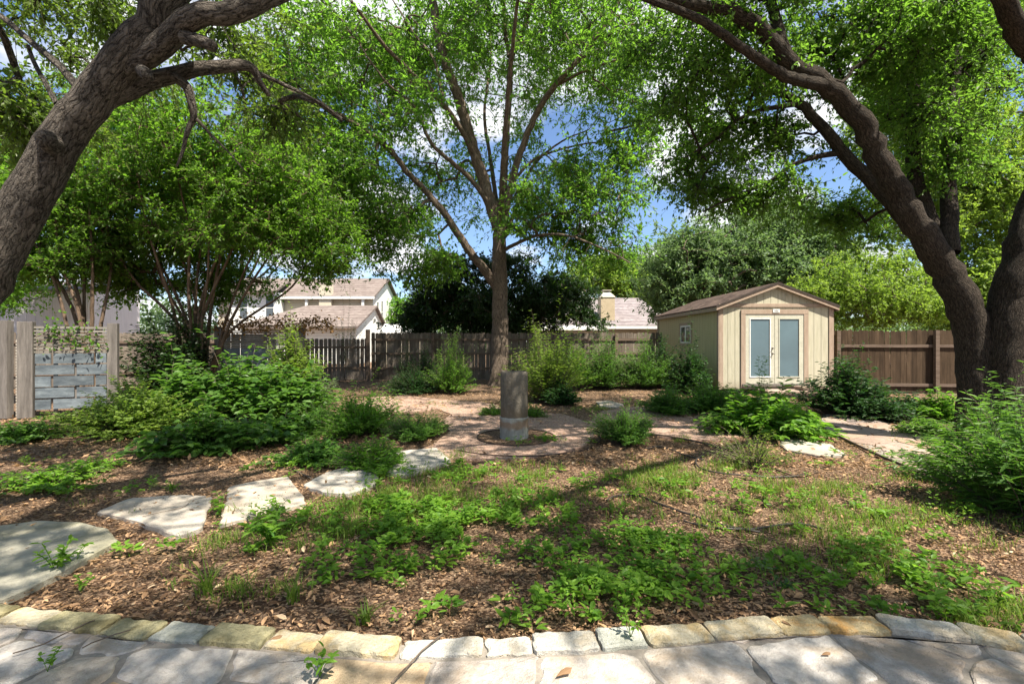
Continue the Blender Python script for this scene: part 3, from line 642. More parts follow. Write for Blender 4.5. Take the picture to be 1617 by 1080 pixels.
def win(par, x0, x1, y, z0, z1, ax='x', name='window'):
    mb = MB(); e = .10
    def bx(m, a, b, d0, d1, c, d):
        m.box(a, b, y - d1, y - d0, c, d) if ax == 'x' else m.box(y + d0, y + d1, a, b, c, d)
    for a, b, c, d in ((x0 - e, x0, z0 - e, z1 + e), (x1, x1 + e, z0 - e, z1 + e), (x0, x1, z0 - e, z0), (x0, x1, z1, z1 + e)): bx(mb, a, b, .003, .05, c, d)
    f = mb.build(name, M_WHITE, par); mb = MB(); bx(mb, x0, x1, .003, .02, z0, z1); mb.build('pane', M_GLD2, f)
    mb = MB(); bx(mb, x0, x1, .021, .04, (z0 + z1) / 2 - .03, (z0 + z1) / 2 + .03); mb.build('sash', M_WHITE, f)
M_GLD2 = glassmat('screened_window_glass', (.07, .085, .10), .25)
t = thing('house', 'white two storey house with brown shingle roofs and narrow dark windows', 'house', (-18, 38, 0))
mb = MB(); x0, x1, y0, y1, ze, zr = -24.5, -11.6, 38.0, 46.0, 5.35, 7.2
V = [[x0, y0, 0], [x1, y0, 0], [x1, y1, 0], [x0, y1, 0], [x0, y0, ze], [x1, y0, ze], [x1, y1, ze], [x0, y1, ze], [x0, 42, zr], [x1, 42, zr]]
mb.ngon(V, [[1, 2, 6, 9, 5], [3, 0, 4, 8, 7], [2, 3, 7, 6]]); mb.build('gable_wall', M_SIDW, t)
mb = MB(); mb.box(x0 + .01, x1 - .01, y0 + .002, y0 + .2, 0, ze); mb.build('front_wall', M_SIDC, t)
mb = MB(); slab_roof(mb, [[x0 - .3, y0 - .6, ze - .22], [x1 + .3, y0 - .6, ze - .22], [x1 + .3, 42, zr], [x0 - .3, 42, zr]]); slab_roof(mb, [[x0 - .3, 42, zr], [x1 + .3, 42, zr], [x1 + .3, y1 + .6, ze - .22], [x0 - .3, y1 + .6, ze - .22]]); mb.build('roof', M_RF1, t)
mb = MB(); mb.box(x0, x1 + .3, y0 - .62, y0 - .603, ze - .32, ze - .10); mb.build('fascia', M_WHITE, t)
mb = MB(); mb.box(-15.9, -14.9, y0 - .5, y0 - .003, 0, 6.2); mb.build('chimney', M_SIDC, t)
mb = MB(); mb.box(-22.6, -19.0, 36.4, y0 - .003, 0, 5.55); bay = mb.build('bay_wall', M_SIDW, t)
mb = MB(); slab_roof(mb, [[-23.0, 35.9, 5.4], [-18.6, 35.9, 5.4], [-19.6, 40.5, 6.9], [-22.0, 40.5, 6.9]]); mb.build('bay_roof', M_RF1, t)
win(t, -21.75, -21.15, 36.4, 3.35, 5.1); win(t, -19.65, -19.05, 36.4, 3.35, 5.1)
win(t, 39.0, 39.5, x1, 3.6, 4.9, 'y'); win(t, 40.3, 40.8, x1, 3.2, 5.1, 'y'); win(t, 43.2, 43.7, x1, 3.0, 4.6, 'y')
mb = MB(); mb.box(-17.05, -16.85, y0 - .5, y0 - .3, 3, 5.2); mb.box(-12.4, -12.2, y0 - .5, y0 - .3, 3, 5.2); mb.build('porch_post', M_WHITE, t)
mb = MB(); gx0, gx1, g0, g1, gze, gzr = -18.4, -10.6, 31.0, 37.9, 2.6, 4.15
V = [[gx1, g0, 0], [gx1, g1, 0], [gx1, g1, gze], [gx1, 35, gzr], [gx1, g0, gze]]; mb.ngon(V, [[0, 1, 2, 3, 4]]); mb.box(gx0, gx1 - .003, g0 + .002, g0 + .2, 0, gze); mb.build('garage_wall', M_SIDW, t)
mb = MB(); slab_roof(mb, [[gx0 - .3, g0 - .5, gze - .2], [gx1 + .25, g0 - .5, gze - .2], [gx1 + .25, 35, gzr], [gx0 + 2.6, 35, gzr]]); slab_roof(mb, [[gx0 + 2.6, 35, gzr], [gx1 + .25, 35, gzr], [gx1 + .25, g1, gze], [gx0 - .3, g1, gze]]); mb.build('garage_roof', M_RF1, t)
t = thing('house', 'low house with lavender grey shingle roof and tan brick chimney', 'house', (8, 34, 0))
mb = MB(); mb.box(1.6, 11.2, 32.4, 32.6, 0, 2.75); mb.box(11.0, 11.2, 32.603, 43, 0, 2.75); mb.build('wall', M_SIDC, t)
mb = MB(); slab_roof(mb, [[1.0, 32.0, 2.52], [11.6, 32.0, 2.52], [10.6, 38, 5.05], [3.5, 38, 5.05]], .12); slab_roof(mb, [[3.5, 38, 5.05], [10.6, 38, 5.05], [11.6, 44, 2.52], [1.0, 44, 2.52]], .12); slab_roof(mb, [[11.61, 32.0, 2.52], [11.61, 44, 2.52], [10.61, 38.1, 5.05], [10.61, 37.9, 5.05]], .12); mb.build('roof', M_RF2, t)
mb = MB(); mb.box(1.0, 11.6, 31.95, 31.99, 2.42, 2.62); mb.build('fascia', M_WHITE, t)
mb = MB(); mb.box(6.45, 7.45, 33.0, 34.2, 2, 4.75); c_ = mb.build('chimney', M_BRK, t)
mb = MB(); V = [[6.4, 32.95, 4.753], [7.5, 32.95, 4.753], [7.5, 34.25, 4.753], [6.4, 34.25, 4.753], [6.68, 33.3, 5.1], [7.22, 33.3, 5.1], [7.22, 33.9, 5.1], [6.68, 33.9, 5.1]]; mb.ngon(V, [[0, 1, 5, 4], [1, 2, 6, 5], [2, 3, 7, 6], [3, 0, 4, 7], [4, 5, 6, 7], [3, 2, 1, 0]])
mb.box(6.72, 6.76, 33.35, 33.85, 5.1, 5.25); mb.box(7.14, 7.18, 33.35, 33.85, 5.1, 5.25); mb.box(6.62, 7.28, 33.25, 33.95, 5.253, 5.3); mb.build('chimney_cap', M_PLINK, c_)
mb = MB(); slab_roof(mb, [[.8, 27, 2.2], [5.6, 27, 2.2], [5.6, 30, 2.45], [.8, 30, 2.45]], .14)
pt = thing('patio_cover', 'white flat patio cover in front of the low lavender roofed house', 'patio cover', (3, 28, 0)); mb.build('cover_roof', M_WHITE, pt)
for x in (1.0, 5.3):
    mb = MB(); mb.box(x, x + .1, 27.1, 27.2, 0, 2.2); mb.build('post', M_WHITE, pt)
t = thing('house', 'plain pale lavender grey house wall behind the left screens', 'house', (-20, 21, 0))
mb = MB(); V = [[x, y, z] for x in (-26, -19.3) for y, z in ((21, 0), (21, 3.85), (23.6, 4.5), (23.6, 0))]; mb.ngon(V, [[0, 1, 2, 3], [7, 6, 5, 4], [1, 5, 6, 2], [0, 4, 5, 1], [2, 6, 7, 3]]); mb.build('wall', M_LAV, t)
mb = MB(); slab_roof(mb, [[-26.2, 20.9, 3.83], [-19.2, 20.9, 3.83], [-19.2, 23.7, 4.53], [-26.2, 23.7, 4.53]], .1); mb.build('roof', M_RF2, t)
t = thing('house', 'distant white roofed building peeking between the fence and the dark tree', 'house', (-7, 30, 0))
mb = MB(); mb.box(-8.6, -6.0, 30, 33, 0, 2.0); mb.build('wall', M_SIDC, t); mb = MB(); slab_roof(mb, [[-8.8, 29.8, 2.0], [-5.8, 29.8, 2.0], [-5.8, 31.5, 2.6], [-8.8, 31.5, 2.6]]); slab_roof(mb, [[-8.8, 31.5, 2.6], [-5.8, 31.5, 2.6], [-5.8, 33.2, 2.0], [-8.8, 33.2, 2.0]]); mb.build('roof', M_WHITE, t)

# ------------------------------------------------------------------ trees
def ell(px, py, Y, rx, ry, rY, n): return (P(px, py, Y), np.array([rx / F * Y, rY, ry / F * Y]), n)
def tree(name, label, cat, limbs, ells, bark, leaf, seed, group=None, L=.07, Wr=.45, tw=6, per=12, tl=.45, shape='dia', droop=.25, seg=10, twr=.004, branch_r=.006, lump=.05, rmin_pull=0.0, step=.35, maxr=.06, mult=2.0, bare=0.0, trunkseg=None, low=None, flare=1.5):
    """limbs: list of (world points, r0, r1); first limb starts at the ground. Crown clumps are joined to the nearest wood."""
    rng = np.random.default_rng(seed)
    base = np.array(limbs[0][0][0]); t = thing(name, label, cat, (base[0], base[1], 0), group)
    mb = MB(); nodes = []; nr = []
    for k, (pts, r0, r1) in enumerate(limbs):
        c = catmull(pts, .12 if r0 > .05 else .2); s = np.linspace(0, 1, len(c)); r = r0 + (r1 - r0) * s**.85
        if k == 0 and flare: h = c[:, 2] - c[0, 2]; r = r * (1 + (flare - 1) * np.exp(-h / .28))
        c = c + rng.normal(0, .012, c.shape) * (s[:, None] > .02) * min(1, r0 * 5)
        tube(mb, c, r, (trunkseg or (28 if r0 > .2 else 18)) if r0 > .08 else seg, rnd=.5, lump=lump, cap=True, rng=rng)
        c2 = c[::max(1, int(len(c) / 40))]; sel = slice(int(len(c2) * (.25 if k == 0 else .15)), None)
        nodes.append(c2[sel]); nr.append(np.full(len(c2[sel]), r1))
    mb.build('trunk', bark, t, True)
    cl = []
    for c, r, n in ells:
        n = int(n * mult); far_ = c[2] > 6.0 and c[1] < 7.5; kk = max(3, int(n / (14 if far_ else 5))); d = nrm(rng.normal(size=(kk, 3))) * (rng.random((kk, 1))**(1 / 2.2))  # unseen overhead clumps are grouped tighter to cast patchier shade
        d = d[rng.integers(0, kk, n)] * 1.0; cl.append(c + d * r + rng.normal(size=(n, 3)) * np.minimum(r * .22, tl * (.95 if far_ else 1.1)) * [1, 1, .7])
    cl = np.vstack(cl)
    if low is not None: cl = cl[cl[:, 2] > low]
    cl = cl[(np.linalg.norm(cl - np.array([0, 0, H]), axis=1) > 1.9)]
    N = np.vstack(nodes)
    if bare:                              # the inner crown carries no leaves
        cl = cl[np.array([((N - c)**2).sum(1).min() for c in cl])**.5 > bare * (.5 + rng.random(len(cl)))]
    cap_ = len(N) + len(cl) * 14; A = np.zeros((cap_, 3)); A[:len(N)] = N; cnt = len(N); root = cnt
    par = np.full(cap_, -1); cntl = np.zeros(cap_)
    d0 = np.array([((N - c)**2).sum(1).min() for c in cl]); paths = []
    for ci in np.argsort(d0):
        c = cl[ci]; dd = np.linalg.norm(A[:cnt] - c, axis=1); j = int(dd.argmin()); d = dd[j]; k = max(2, min(12, int(d / step) + 1))
        tt = np.linspace(0, 1, k + 1)[1:, None]; seg_ = A[j] + (c - A[j]) * tt
        off = rng.normal(0, .10 * d, 3); off[2] += .12 * d
        seg_ = seg_ + off * (tt * (1 - tt)) * 2 + rng.normal(0, .018, seg_.shape) * d**.5
        ids = np.arange(cnt, cnt + k); par[ids] = np.r_[j, ids[:-1]]; A[ids] = seg_; cnt += k; paths.append((j, ids))
    for j, ids in reversed(paths):
        cntl[ids[-1]] += 1
        for q in range(len(ids) - 1, 0, -1): cntl[ids[q - 1]] += cntl[ids[q]]
        if j >= root: cntl[j] += cntl[ids[0]]
    # counts from later-grown paths must flow towards the root: recompute in reverse growth order (children always have larger ids)
    cn = np.zeros(cnt); 
    for j, ids in paths: cn[ids[-1]] += 1
    for q in range(cnt - 1, root - 1, -1):
        if par[q] >= 0: cn[par[q]] += cn[q]
    rad = np.minimum(branch_r * np.maximum(cn, 1)**.42, maxr)
    mb = MB()
    for j, ids in paths:
        pts = np.vstack([A[j], A[ids]]); r = np.r_[rad[ids[0]], rad[ids]]
        tube(mb, pts, r, 6 if r[0] > .02 else 4, rng=rng)
    # twigs with leaves in rows
    m = len(cl); T = tw; P0 = np.repeat(cl, T, 0); D = nrm(rng.normal(size=(m * T, 3)) * [1, 1, .75] + [0, 0, .1 - droop * .6]); ln = tl * rng.uniform(.5, 1.2, (m * T, 1))
    P1 = P0 + D * ln + np.array([0, 0, -1.]) * droop * ln * .5
    if twr: sticks(mb, P0, P1, twr, twr * .4)
    mb.build('branches', bark, t, True)
    mb = MB(); f = rng.uniform(.12, 1.05, (m * T, per, 1)); base_ = P0[:, None] + (P1 - P0)[:, None] * f + np.array([0, 0, .25]) * droop * ln[:, None] * f * (1 - f)
    dr = nrm(P1 - P0)[:, None] * .6 + rng.normal(size=(m * T, per, 3)) * .65 + np.array([0, 0, -droop]); nn = rng.normal(size=(m * T, per, 3)) * .55 + [0, 0, 1]
    base_ = base_.reshape(-1, 3) + rng.normal(0, .015, (m * T * per, 3))
    Ls = L * rng.uniform(.65, 1.25, m * T * per)
    rn = np.clip(np.repeat(rng.random(m), T * per) * .6 + rng.random(m * T * per) * .55 - .08, 0, 1)
    leaves(mb, base_, dr.reshape(-1, 3), nn.reshape(-1, 3), Ls, Ls * Wr, shape, rng, rn)
    mb.build('crown', leaf, t)
    return t
def PL(l): return [P(*q) for q in l]

# left live oak, near the camera
tree('live_oak', 'big leaning live oak with ridged grey bark at the upper left', 'tree', [
    ([(-4.6, 3.6, -.05), (-4.4, 3.55, .9), P(-75, 530, 3.5), P(-2, 400, 3.45), P(62, 285, 3.4), P(118, 190, 3.35), P(180, 112, 3.3), P(243, 38, 3.25), P(276, -30, 3.2), P(300, -170, 3.3), P(330, -330, 3.6)], .205, .075),
    (PL([(172, 128, 3.34), (212, 100, 3.3), (258, 72, 3.22), (292, 35, 3.15), (325, 22, 3.1), (375, 18, 3.1), (420, -2, 3.15), (500, -40, 3.3), (640, -110, 3.6), (780, -180, 4)]),   .085, .045),
    (PL([(158, 158, 3.38), (200, 142, 3.42), (250, 122, 3.5), (310, 108, 3.55), (380, 103, 3.7), (400, 112, 3.75), (408, 128, 3.8), (425, 152, 3.85)]), .085, .018),
    (PL([(276, 122, 3.5), (296, 140, 3.5), (304, 172, 3.52), (305, 190, 3.55), (296, 205, 3.55), (290, 235, 3.6), (278, 262, 3.6)]), .042, .009),
    (PL([(310, 188, 3.53), (335, 215, 3.6), (365, 245, 3.65), (395, 280, 3.7)]), .014, .004),
    (PL([(225, 112, 3.3), (229, 116, 3.12), (232, 119, 3.07)]), .045, .035),
    (PL([(84, 232, 3.36), (78, 222, 3.2), (76, 218, 3.12)]), .085, .05),
    (PL([(290, 60, 3.15), (318, 66, 3.12), (336, 74, 3.1)]), .045, .036),
    (PL([(122, 138, 3.45), (95, 105, 3.6), (55, 72, 3.8), (30, 50, 3.9), (0, 25, 4.0), (-70, -20, 4.2)]), .03, .02),
    (PL([(90, 165, 3.5), (70, 130, 3.7), (52, 95, 3.85), (44, 72, 3.85)]), .02, .014),
    (PL([(380, 105, 3.7), (440, 130, 4.0), (500, 160, 4.3), (540, 190, 4.6)]), .022, .01),
    ([(-4.02, 3.46, 2.0), (-4.25, 3.25, 2.75), (-4.75, 2.8, 3.9), (-5.1, 1.9, 5.2), (-5, 1, 6.5)], .135, .06),
    ([P(285, -60, 3.2), (-2.2, 2.2, 5.2), (-1.6, .8, 6.2), (-.8, -.8, 7.0)], .12, .05)],
    [ell(60, 20, 5.6, 150, 75, 1.0, 26), ell(200, 60, 5.8, 90, 60, 1.0, 16), ell(20, 190, 4.6, 75, 85, .7, 26), ell(380, 60, 5.4, 90, 60, .9, 16), ell(420, 190, 5.2, 70, 60, .8, 9),
     ell(150, -60, 4.2, 260, 60, 1.3, 16),
     (np.array([-4.5, 1.5, 6.6]), np.array([3.5, 3.2, 1.4]), 60), (np.array([-1.0, -.8, 7.4]), np.array([3.2, 2.4, 1.2]), 80), (np.array([-1.6, 3.4, 8.2]), np.array([3, 2.0, 1.3]), 34)],  # unseen crown above the frame, added to shade the patio
    B_OAK, L_OAK, 21, L=.062, Wr=.42, tw=7, per=15, tl=.42, shape='hex', droop=.35, seg=12, trunkseg=40, lump=.05)

# centre shade tree
tree('shade_tree', 'tall spreading tree with upright limbs standing behind the concrete pillar', 'tree', [
    (PL([(788, 612, 15.9), (789, 560, 15.9), (790, 500, 15.9), (789, 440, 15.9), (788, 400, 15.9), (788, 365, 15.9), (778, 330, 15.8), (768, 300, 15.8), (752, 250, 15.6), (738, 205, 15.4), (722, 150, 15.2), (700, 90, 15), (686, 20, 14.8), (680, -60, 14.6), (672, -200, 14.4)]), .33, .07),
    (PL([(783, 452, 15.9), (768, 430, 15.8), (745, 402, 15.6), (722, 368, 15.3), (700, 335, 15), (668, 298, 14.6), (640, 268, 14.2), (617, 238, 13.9), (585, 212, 13.5), (540, 184, 13), (480, 155, 12.4), (430, 132, 12)]), .17, .03),
    (PL([(789, 385, 15.9), (795, 330, 16), (796, 270, 16.1), (800, 200, 16.2), (804, 150, 16.3), (808, 90, 16.4), (830, 35, 16.5), (845, -30, 16.6), (870, -160, 16.8)]), .17, .05),
    (PL([(804, 90, 16.4), (798, 50, 16.6), (796, 0, 16.8), (795, -120, 17)]), .08, .04),
    (PL([(792, 370, 15.9), (806, 300, 15.5), (820, 245, 15.1), (842, 190, 14.8), (865, 150, 14.5), (895, 115, 14.2), (930, 75, 13.9), (965, 25, 13.6), (1000, -40, 13.3), (1050, -120, 13)]), .15, .04),
    (PL([(878, 136, 14.4), (925, 112, 14.1), (975, 95, 13.8), (1030, 88, 13.5), (1075, 96, 13.2)]), .05, .015),
    (PL([(868, 148, 14.4), (910, 100, 14.8), (970, 68, 15), (1035, 62, 15.2), (1080, 85, 15.4)]), .05, .012),
    (PL([(793, 380, 15.9), (815, 330, 16.4), (840, 265, 16.8), (885, 225, 17.2), (930, 205, 17.5)]), .09, .02),
    (PL([(795, 395, 15.9), (815, 385, 15.3), (850, 372, 14.7), (895, 372, 14.2), (950, 392, 13.6), (995, 415, 13.2)]), .07, .015),
    (PL([(800, 300, 15.6), (840, 255, 16), (890, 235, 16.4), (950, 225, 16.8), (1010, 235, 17)]), .06, .015),
    (PL([(752, 250, 15.6), (728, 205, 15), (700, 165, 14.4), (655, 120, 13.8), (612, 78, 13.2), (575, 30, 12.6), (540, -20, 12), (500, -90, 11.4)]), .10, .03),
    (PL([(700, 160, 14.4), (685, 95, 14.6), (655, 55, 14.8), (620, 0, 15)]), .06, .02),
    (PL([(778, 330, 15.8), (745, 285, 15.4), (715, 258, 15), (680, 225, 14.6), (655, 170, 14.2), (610, 130, 13.8), (570, 75, 13.4)]), .10, .02),
    (PL([(655, 130, 13.8), (620, 125, 13.4), (590, 140, 13)]), .03, .01),
    (PL([(788, 350, 15.9), (776, 260, 17), (765, 180, 18), (775, 90, 19), (770, 0, 19.6)]), .09, .03),
    ([P(790, 360, 15.9), (-.3, 14.5, 6.8), (-.1, 12.8, 8.6), (.2, 11.2, 10.5)], .11, .04)],
    [ell(800, 60, 17.5, 210, 110, 2.6, 190), ell(620, 110, 15, 150, 110, 2.2, 130), ell(560, 190, 13.5, 120, 80, 1.6, 60), ell(960, 110, 15, 110, 110, 2.2, 85), ell(880, 250, 16.8, 120, 90, 1.8, 60), ell(700, 270, 17, 130, 80, 1.8, 50),
     ell(620, 350, 14.5, 90, 50, 1.2, 34), ell(560, 300, 13.5, 80, 80, 1.2, 36), ell(500, 250, 13, 50, 90, 1.0, 16), ell(1010, 220, 15, 60, 70, 1.2, 22), ell(950, 320, 15, 70, 50, 1.2, 22), ell(900, 375, 14.8, 95, 50, 1.2, 48), ell(840, 330, 15, 60, 50, 1.0, 20), ell(480, 110, 12.6, 90, 100, 1.4, 50), ell(700, 400, 14.5, 60, 22, .8, 12), ell(640, 410, 14.5, 60, 22, .8, 10),
     (np.array([-.2, 14.5, 14.2]), np.array([6.5, 4.6, 1.6]), 150), (np.array([.3, 10.6, 11.0]), np.array([4.4, 2.2, 1.2]), 55)],
    B_ELM, L_ELM, 33, mult=2.8, bare=.6, L=.15, Wr=.38, tw=6, per=11, tl=.75, droop=.3, lump=.05, branch_r=.007, maxr=.06, twr=.005, flare=1.45)

# right hand oak, several stems
tree('oak_tree', 'large dark multi stemmed oak arching in from the right', 'tree', [
    (PL([(1552, 700, 6.6), (1548, 640, 6.6), (1542, 560, 6.6), (1525, 490, 6.55), (1498, 430, 6.5), (1462, 378, 6.4), (1432, 330, 6.3), (1398, 268, 6.2), (1372, 215, 6.1), (1340, 170, 6.0), (1300, 132, 5.9), (1248, 98, 5.8), (1215, 62, 5.7), (1180, 30, 5.6), (1120, 12, 5.5), (1060, 0, 5.4), (1010, -10, 5.3), (940, -60, 5.2)]), .262, .036),
    (PL([(1600, 720, 6.4), (1596, 650, 6.4), (1594, 560, 6.4), (1600, 480, 6.35), (1618, 400, 6.3), (1650, 300, 6.3), (1690, 180, 6.2)]), .30, .2),
    (PL([(1500, 430, 6.5), (1465, 380, 6.7), (1430, 345, 6.8), (1385, 295, 6.9), (1350, 262, 6.95), (1325, 235, 7), (1302, 205, 7), (1270, 172, 7.05), (1240, 150, 7.1), (1180, 130, 7.2)]), .135, .05),
    (PL([(1505, 440, 6.6), (1478, 385, 6.8), (1462, 330, 7.0), (1446, 285, 7.1), (1440, 220, 7.2), (1442, 140, 7.3), (1430, 60, 7.4), (1415, -10, 7.5), (1400, -120, 7.6)]), .125, .05),
    (PL([(1500, 400, 6.7), (1498, 330, 6.9), (1498, 250, 7.0), (1505, 170, 7.1), (1510, 60, 7.2), (1500, -60, 7.3)]), .12, .04),
    (PL([(1322, 242, 7), (1290, 248, 7), (1250, 262, 7), (1210, 290, 7), (1160, 310, 7), (1110, 335, 7)]), .05, .012),
    (PL([(1255, 165, 7.05), (1180, 180, 7), (1130, 220, 7), (1080, 250, 7)]), .04, .012),
    (PL([(1290, 125, 5.9), (1270, 110, 5.9), (1330, 130, 6.2), (1345, 110, 6.4)]), .03, .02),
    (PL([(1240, 95, 5.8), (1232, 60, 5.9), (1222, 20, 6.1), (1205, -40, 6.3)]), .09, .05),
    (PL([(1300, 135, 5.9), (1240, 120, 5.5), (1170, 75, 5.1), (1110, 35, 4.7), (1040, 5, 4.5), (980, -20, 4.3)]), .08, .03),
    ([P(1700, 150, 6.2), P(1617, 70, 5.6), P(1590, 10, 5.2), P(1560, -60, 4.9)], .13, .09),
    ([P(1690, 180, 6.2), (6.3, 4.2, 6.4), (4.5, 2.4, 7.2), (3.0, .6, 7.8)], .16, .06),
    ([P(1400, -120, 7.6), (5.0, 6.8, 9.0), (3.0, 5.2, 9.8)], .1, .05)],
    [ell(1150, 70, 6.4, 110, 80, 1.0, 60), ell(1110, 220, 7.6, 80, 95, 1.0, 56), ell(1170, 310, 7.4, 95, 36, .7, 30), ell(1230, 190, 7.6, 80, 70, .8, 32), ell(1340, 60, 7.5, 130, 80, 1.2, 80), ell(1460, 200, 6.8, 60, 120, .4, 30), ell(1500, 60, 6.6, 70, 70, .5, 18), ell(1420, 160, 8.2, 100, 110, 1.2, 60), ell(1350, 350, 8.0, 60, 45, .8, 24), ell(1540, 80, 8.0, 110, 100, 1.3, 60), ell(1560, 240, 8.6, 80, 70, 1.0, 14), ell(1480, 30, 6.4, 120, 60, 1.0, 30), ell(1030, 40, 6.6, 60, 50, .8, 10), ell(1090, 135, 6.6, 50, 40, .7, 9),
     (np.array([4.0, 3.5, 8.2]), np.array([3.4, 3.4, 1.2]), 120), (np.array([2.6, -.7, 8.2]), np.array([4.0, 2.2, 1.0]), 125), (np.array([6.0, 7.0, 9.4]), np.array([3.6, 3.0, 1.6]), 70), (np.array([2.0, 6.2, 9.8]), np.array([2.6, 2.2, 1.0]), 36), (np.array([1.6, 2.6, 8.2]), np.array([3.0, 1.8, .8]), 60), (np.array([.2, 2.6, 8.6]), np.array([2.0, 1.8, .8]), 18), (np.array([5.5, 9.5, 10.2]), np.array([3, 2, 1.2]), 30)],  # overhead clumps out of view, added to dapple the beds and patio with shade
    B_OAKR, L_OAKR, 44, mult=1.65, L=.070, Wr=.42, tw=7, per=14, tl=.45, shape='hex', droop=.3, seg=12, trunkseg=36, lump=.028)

# crepe myrtles: many thin stems fanning from one foot
def myrtle(label, foot, tops, ells, seed, r=.05, leaf=L_MYR, name='crepe_myrtle', **kw):
    rng = np.random.default_rng(seed); limbs = []
    for q in tops:
        tp = P(*q); f = np.array(foot) + [rng.uniform(-.25, .25), rng.uniform(-.2, .2), 0]; m1 = f + (tp - f) * .35 + [(tp[0] - f[0]) * -.10, 0, .25]; m2 = f + (tp - f) * .7 + rng.normal(0, .12, 3)
        limbs.append(([f, m1, m2, tp], r * rng.uniform(.7, 1.15), r * .3))
    return tree(name, label, 'tree', limbs, ells, B_MYR, leaf, seed, 'crepe myrtles behind the screens', lump=.03, flare=1.1, seg=8, **kw)
myrtle('broad crepe myrtle with a fan of many bare stems behind the broadleaf shrub', (-7.9, 11.6, 0), [(140, 330, 10.6), (180, 300, 11.4), (215, 270, 10.4), (245, 250, 11.6), (270, 240, 10.5), (300, 230, 11.3), (335, 245, 10.6), (370, 260, 11.5), (400, 290, 10.8), (435, 320, 11.5), (470, 350, 11), (500, 375, 11.4), (330, 330, 10.2), (230, 340, 11.9)],
       [ell(300, 235, 11, 170, 75, 1.9, 120), ell(200, 310, 11, 110, 70, 1.6, 66), ell(420, 320, 11, 110, 75, 1.6, 80), ell(500, 390, 11.2, 68, 48, 1.1, 36), ell(330, 370, 11.6, 140, 40, 1.2, 34), ell(130, 390, 10.8, 70, 50, 1.0, 20), ell(250, 425, 12.2, 130, 38, .7, 30), ell(380, 440, 12.4, 70, 40, .7, 14), ell(330, 465, 12.6, 60, 30, .5, 14), ell(200, 440, 11.8, 60, 34, .6, 14), ell(290, 400, 12.4, 120, 40, .8, 22)],
       55, .055, mult=2.9, L=.095, Wr=.5, tw=7, per=12, tl=.5, droop=.2)
myrtle('slimmer crepe myrtle with pale brown stems behind the far left screens', (-9.6, 10.3, 0), [(20, 330, 10.3), (50, 300, 10.8), (80, 280, 10.2), (110, 290, 10.9), (140, 320, 10.3), (170, 350, 10.8), (60, 250, 11)],
       [ell(60, 290, 10.6, 120, 80, 1.4, 62), ell(-20, 380, 10.4, 80, 60, 1.1, 26), ell(110, 370, 10.6, 90, 45, 1.1, 30), ell(90, 420, 10.4, 90, 22, .7, 10)],
       56, .06, mult=2.8, L=.095, Wr=.5, tw=7, per=12, tl=.5, droop=.2)

def bgtree(label, foot, h, ells, leaf, seed, name='leafy_tree', bark=B_TWIG, r=.2, **kw):
    f = np.array(foot, float); rng = np.random.default_rng(seed)
    limbs = [([f, f + [0.05, 0, h * .35], f + [-.1, .1, h * .65], f + [.1, 0, h]], r, r * .25)]
    for k in range(5):
        a = rng.uniform(0, 6.28); z = h * rng.uniform(.3, .6); e = np.array([math.cos(a), math.sin(a), 0]) * h * .28
        limbs.append(([f + [0, 0, z], f + e * .5 + [0, 0, z + h * .12], f + e + [0, 0, z + h * .3]], r * .5, r * .12))
    return tree(name, label, 'tree', limbs, ells, bark, leaf, seed, 'trees beyond the fences', lump=.03, flare=1.2, seg=8, twr=0, step=.8, branch_r=.012, mult=3.0, **kw)
bgtree('dense dark evergreen tree behind the fence and the centre trunk', (-.6, 20.5, 0), 3.6, [ell(790, 480, 20.5, 120, 42, 1.6, 150), ell(700, 465, 20.5, 55, 42, 1.3, 75), ell(880, 470, 20.5, 58, 42, 1.3, 75), ell(780, 425, 20.5, 85, 26, 1.2, 50), ell(660, 505, 20.5, 40, 30, 1, 30), ell(935, 500, 20.5, 30, 30, 1, 14), ell(760, 516, 20.3, 130, 18, 1.0, 55)], L_DARK, 61, 'evergreen_tree', r=.12, L=.13, tw=6, per=14, tl=.5, droop=.2)
bgtree('wide grey green oak rising behind the shed roof', (9.6, 25, 0), 7, [ell(1180, 420, 25, 145, 85, 2.6, 250), ell(1080, 440, 25, 60, 65, 2, 90), ell(1260, 400, 25, 75, 80, 2.2, 110), ell(1220, 345, 26, 80, 35, 2, 50)], L_GREY, 62, 'oak_tree', r=.25, L=.20, tw=6, per=14, tl=.85, droop=.15)
bgtree('feathery yellow green tree between the shed and the right oak', (14.2, 20, 0), 4, [ell(1370, 455, 20, 95, 60, 1.6, 130), ell(1310, 480, 20, 45, 45, 1.2, 50), ell(1440, 480, 20, 60, 45, 1.2, 60)], L_LIME, 63, r=.1, L=.13, tw=6, per=13, tl=.6, droop=.1, low=.8)
bgtree('tall bright green tree filling the gap behind the right oak', (29, 27, 0), 13, [ell(1520, 300, 26, 120, 150, 3.2, 230), ell(1440, 200, 27, 90, 130, 3, 110), ell(1560, 470, 25, 90, 70, 2.4, 110), ell(1650, 350, 25, 90, 200, 3, 90), ell(1500, 60, 27, 200, 90, 3, 110)], L_LIME, 64, r=.3, L=.21, tw=6, per=13, tl=1.0, droop=.15)
bgtree('yellow green tree rising above the low house chimney', (8, 48, 0), 8, [ell(970, 440, 48, 70, 40, 3, 90), ell(1030, 450, 46, 50, 35, 3, 50)], L_LIME, 65, r=.3, L=.34, tw=6, per=12, tl=1.5, droop=.1)
bgtree('green tree behind the left house and crepe myrtle', (-32, 54, 0), 16, [ell(340, 330, 53, 120, 80, 4.6, 120), ell(480, 330, 54, 75, 70, 4.4, 90), ell(440, 250, 54, 60, 50, 4, 50)], L_BRIGHT, 66, r=.4, L=.42, tw=6, per=12, tl=1.9, droop=.15)
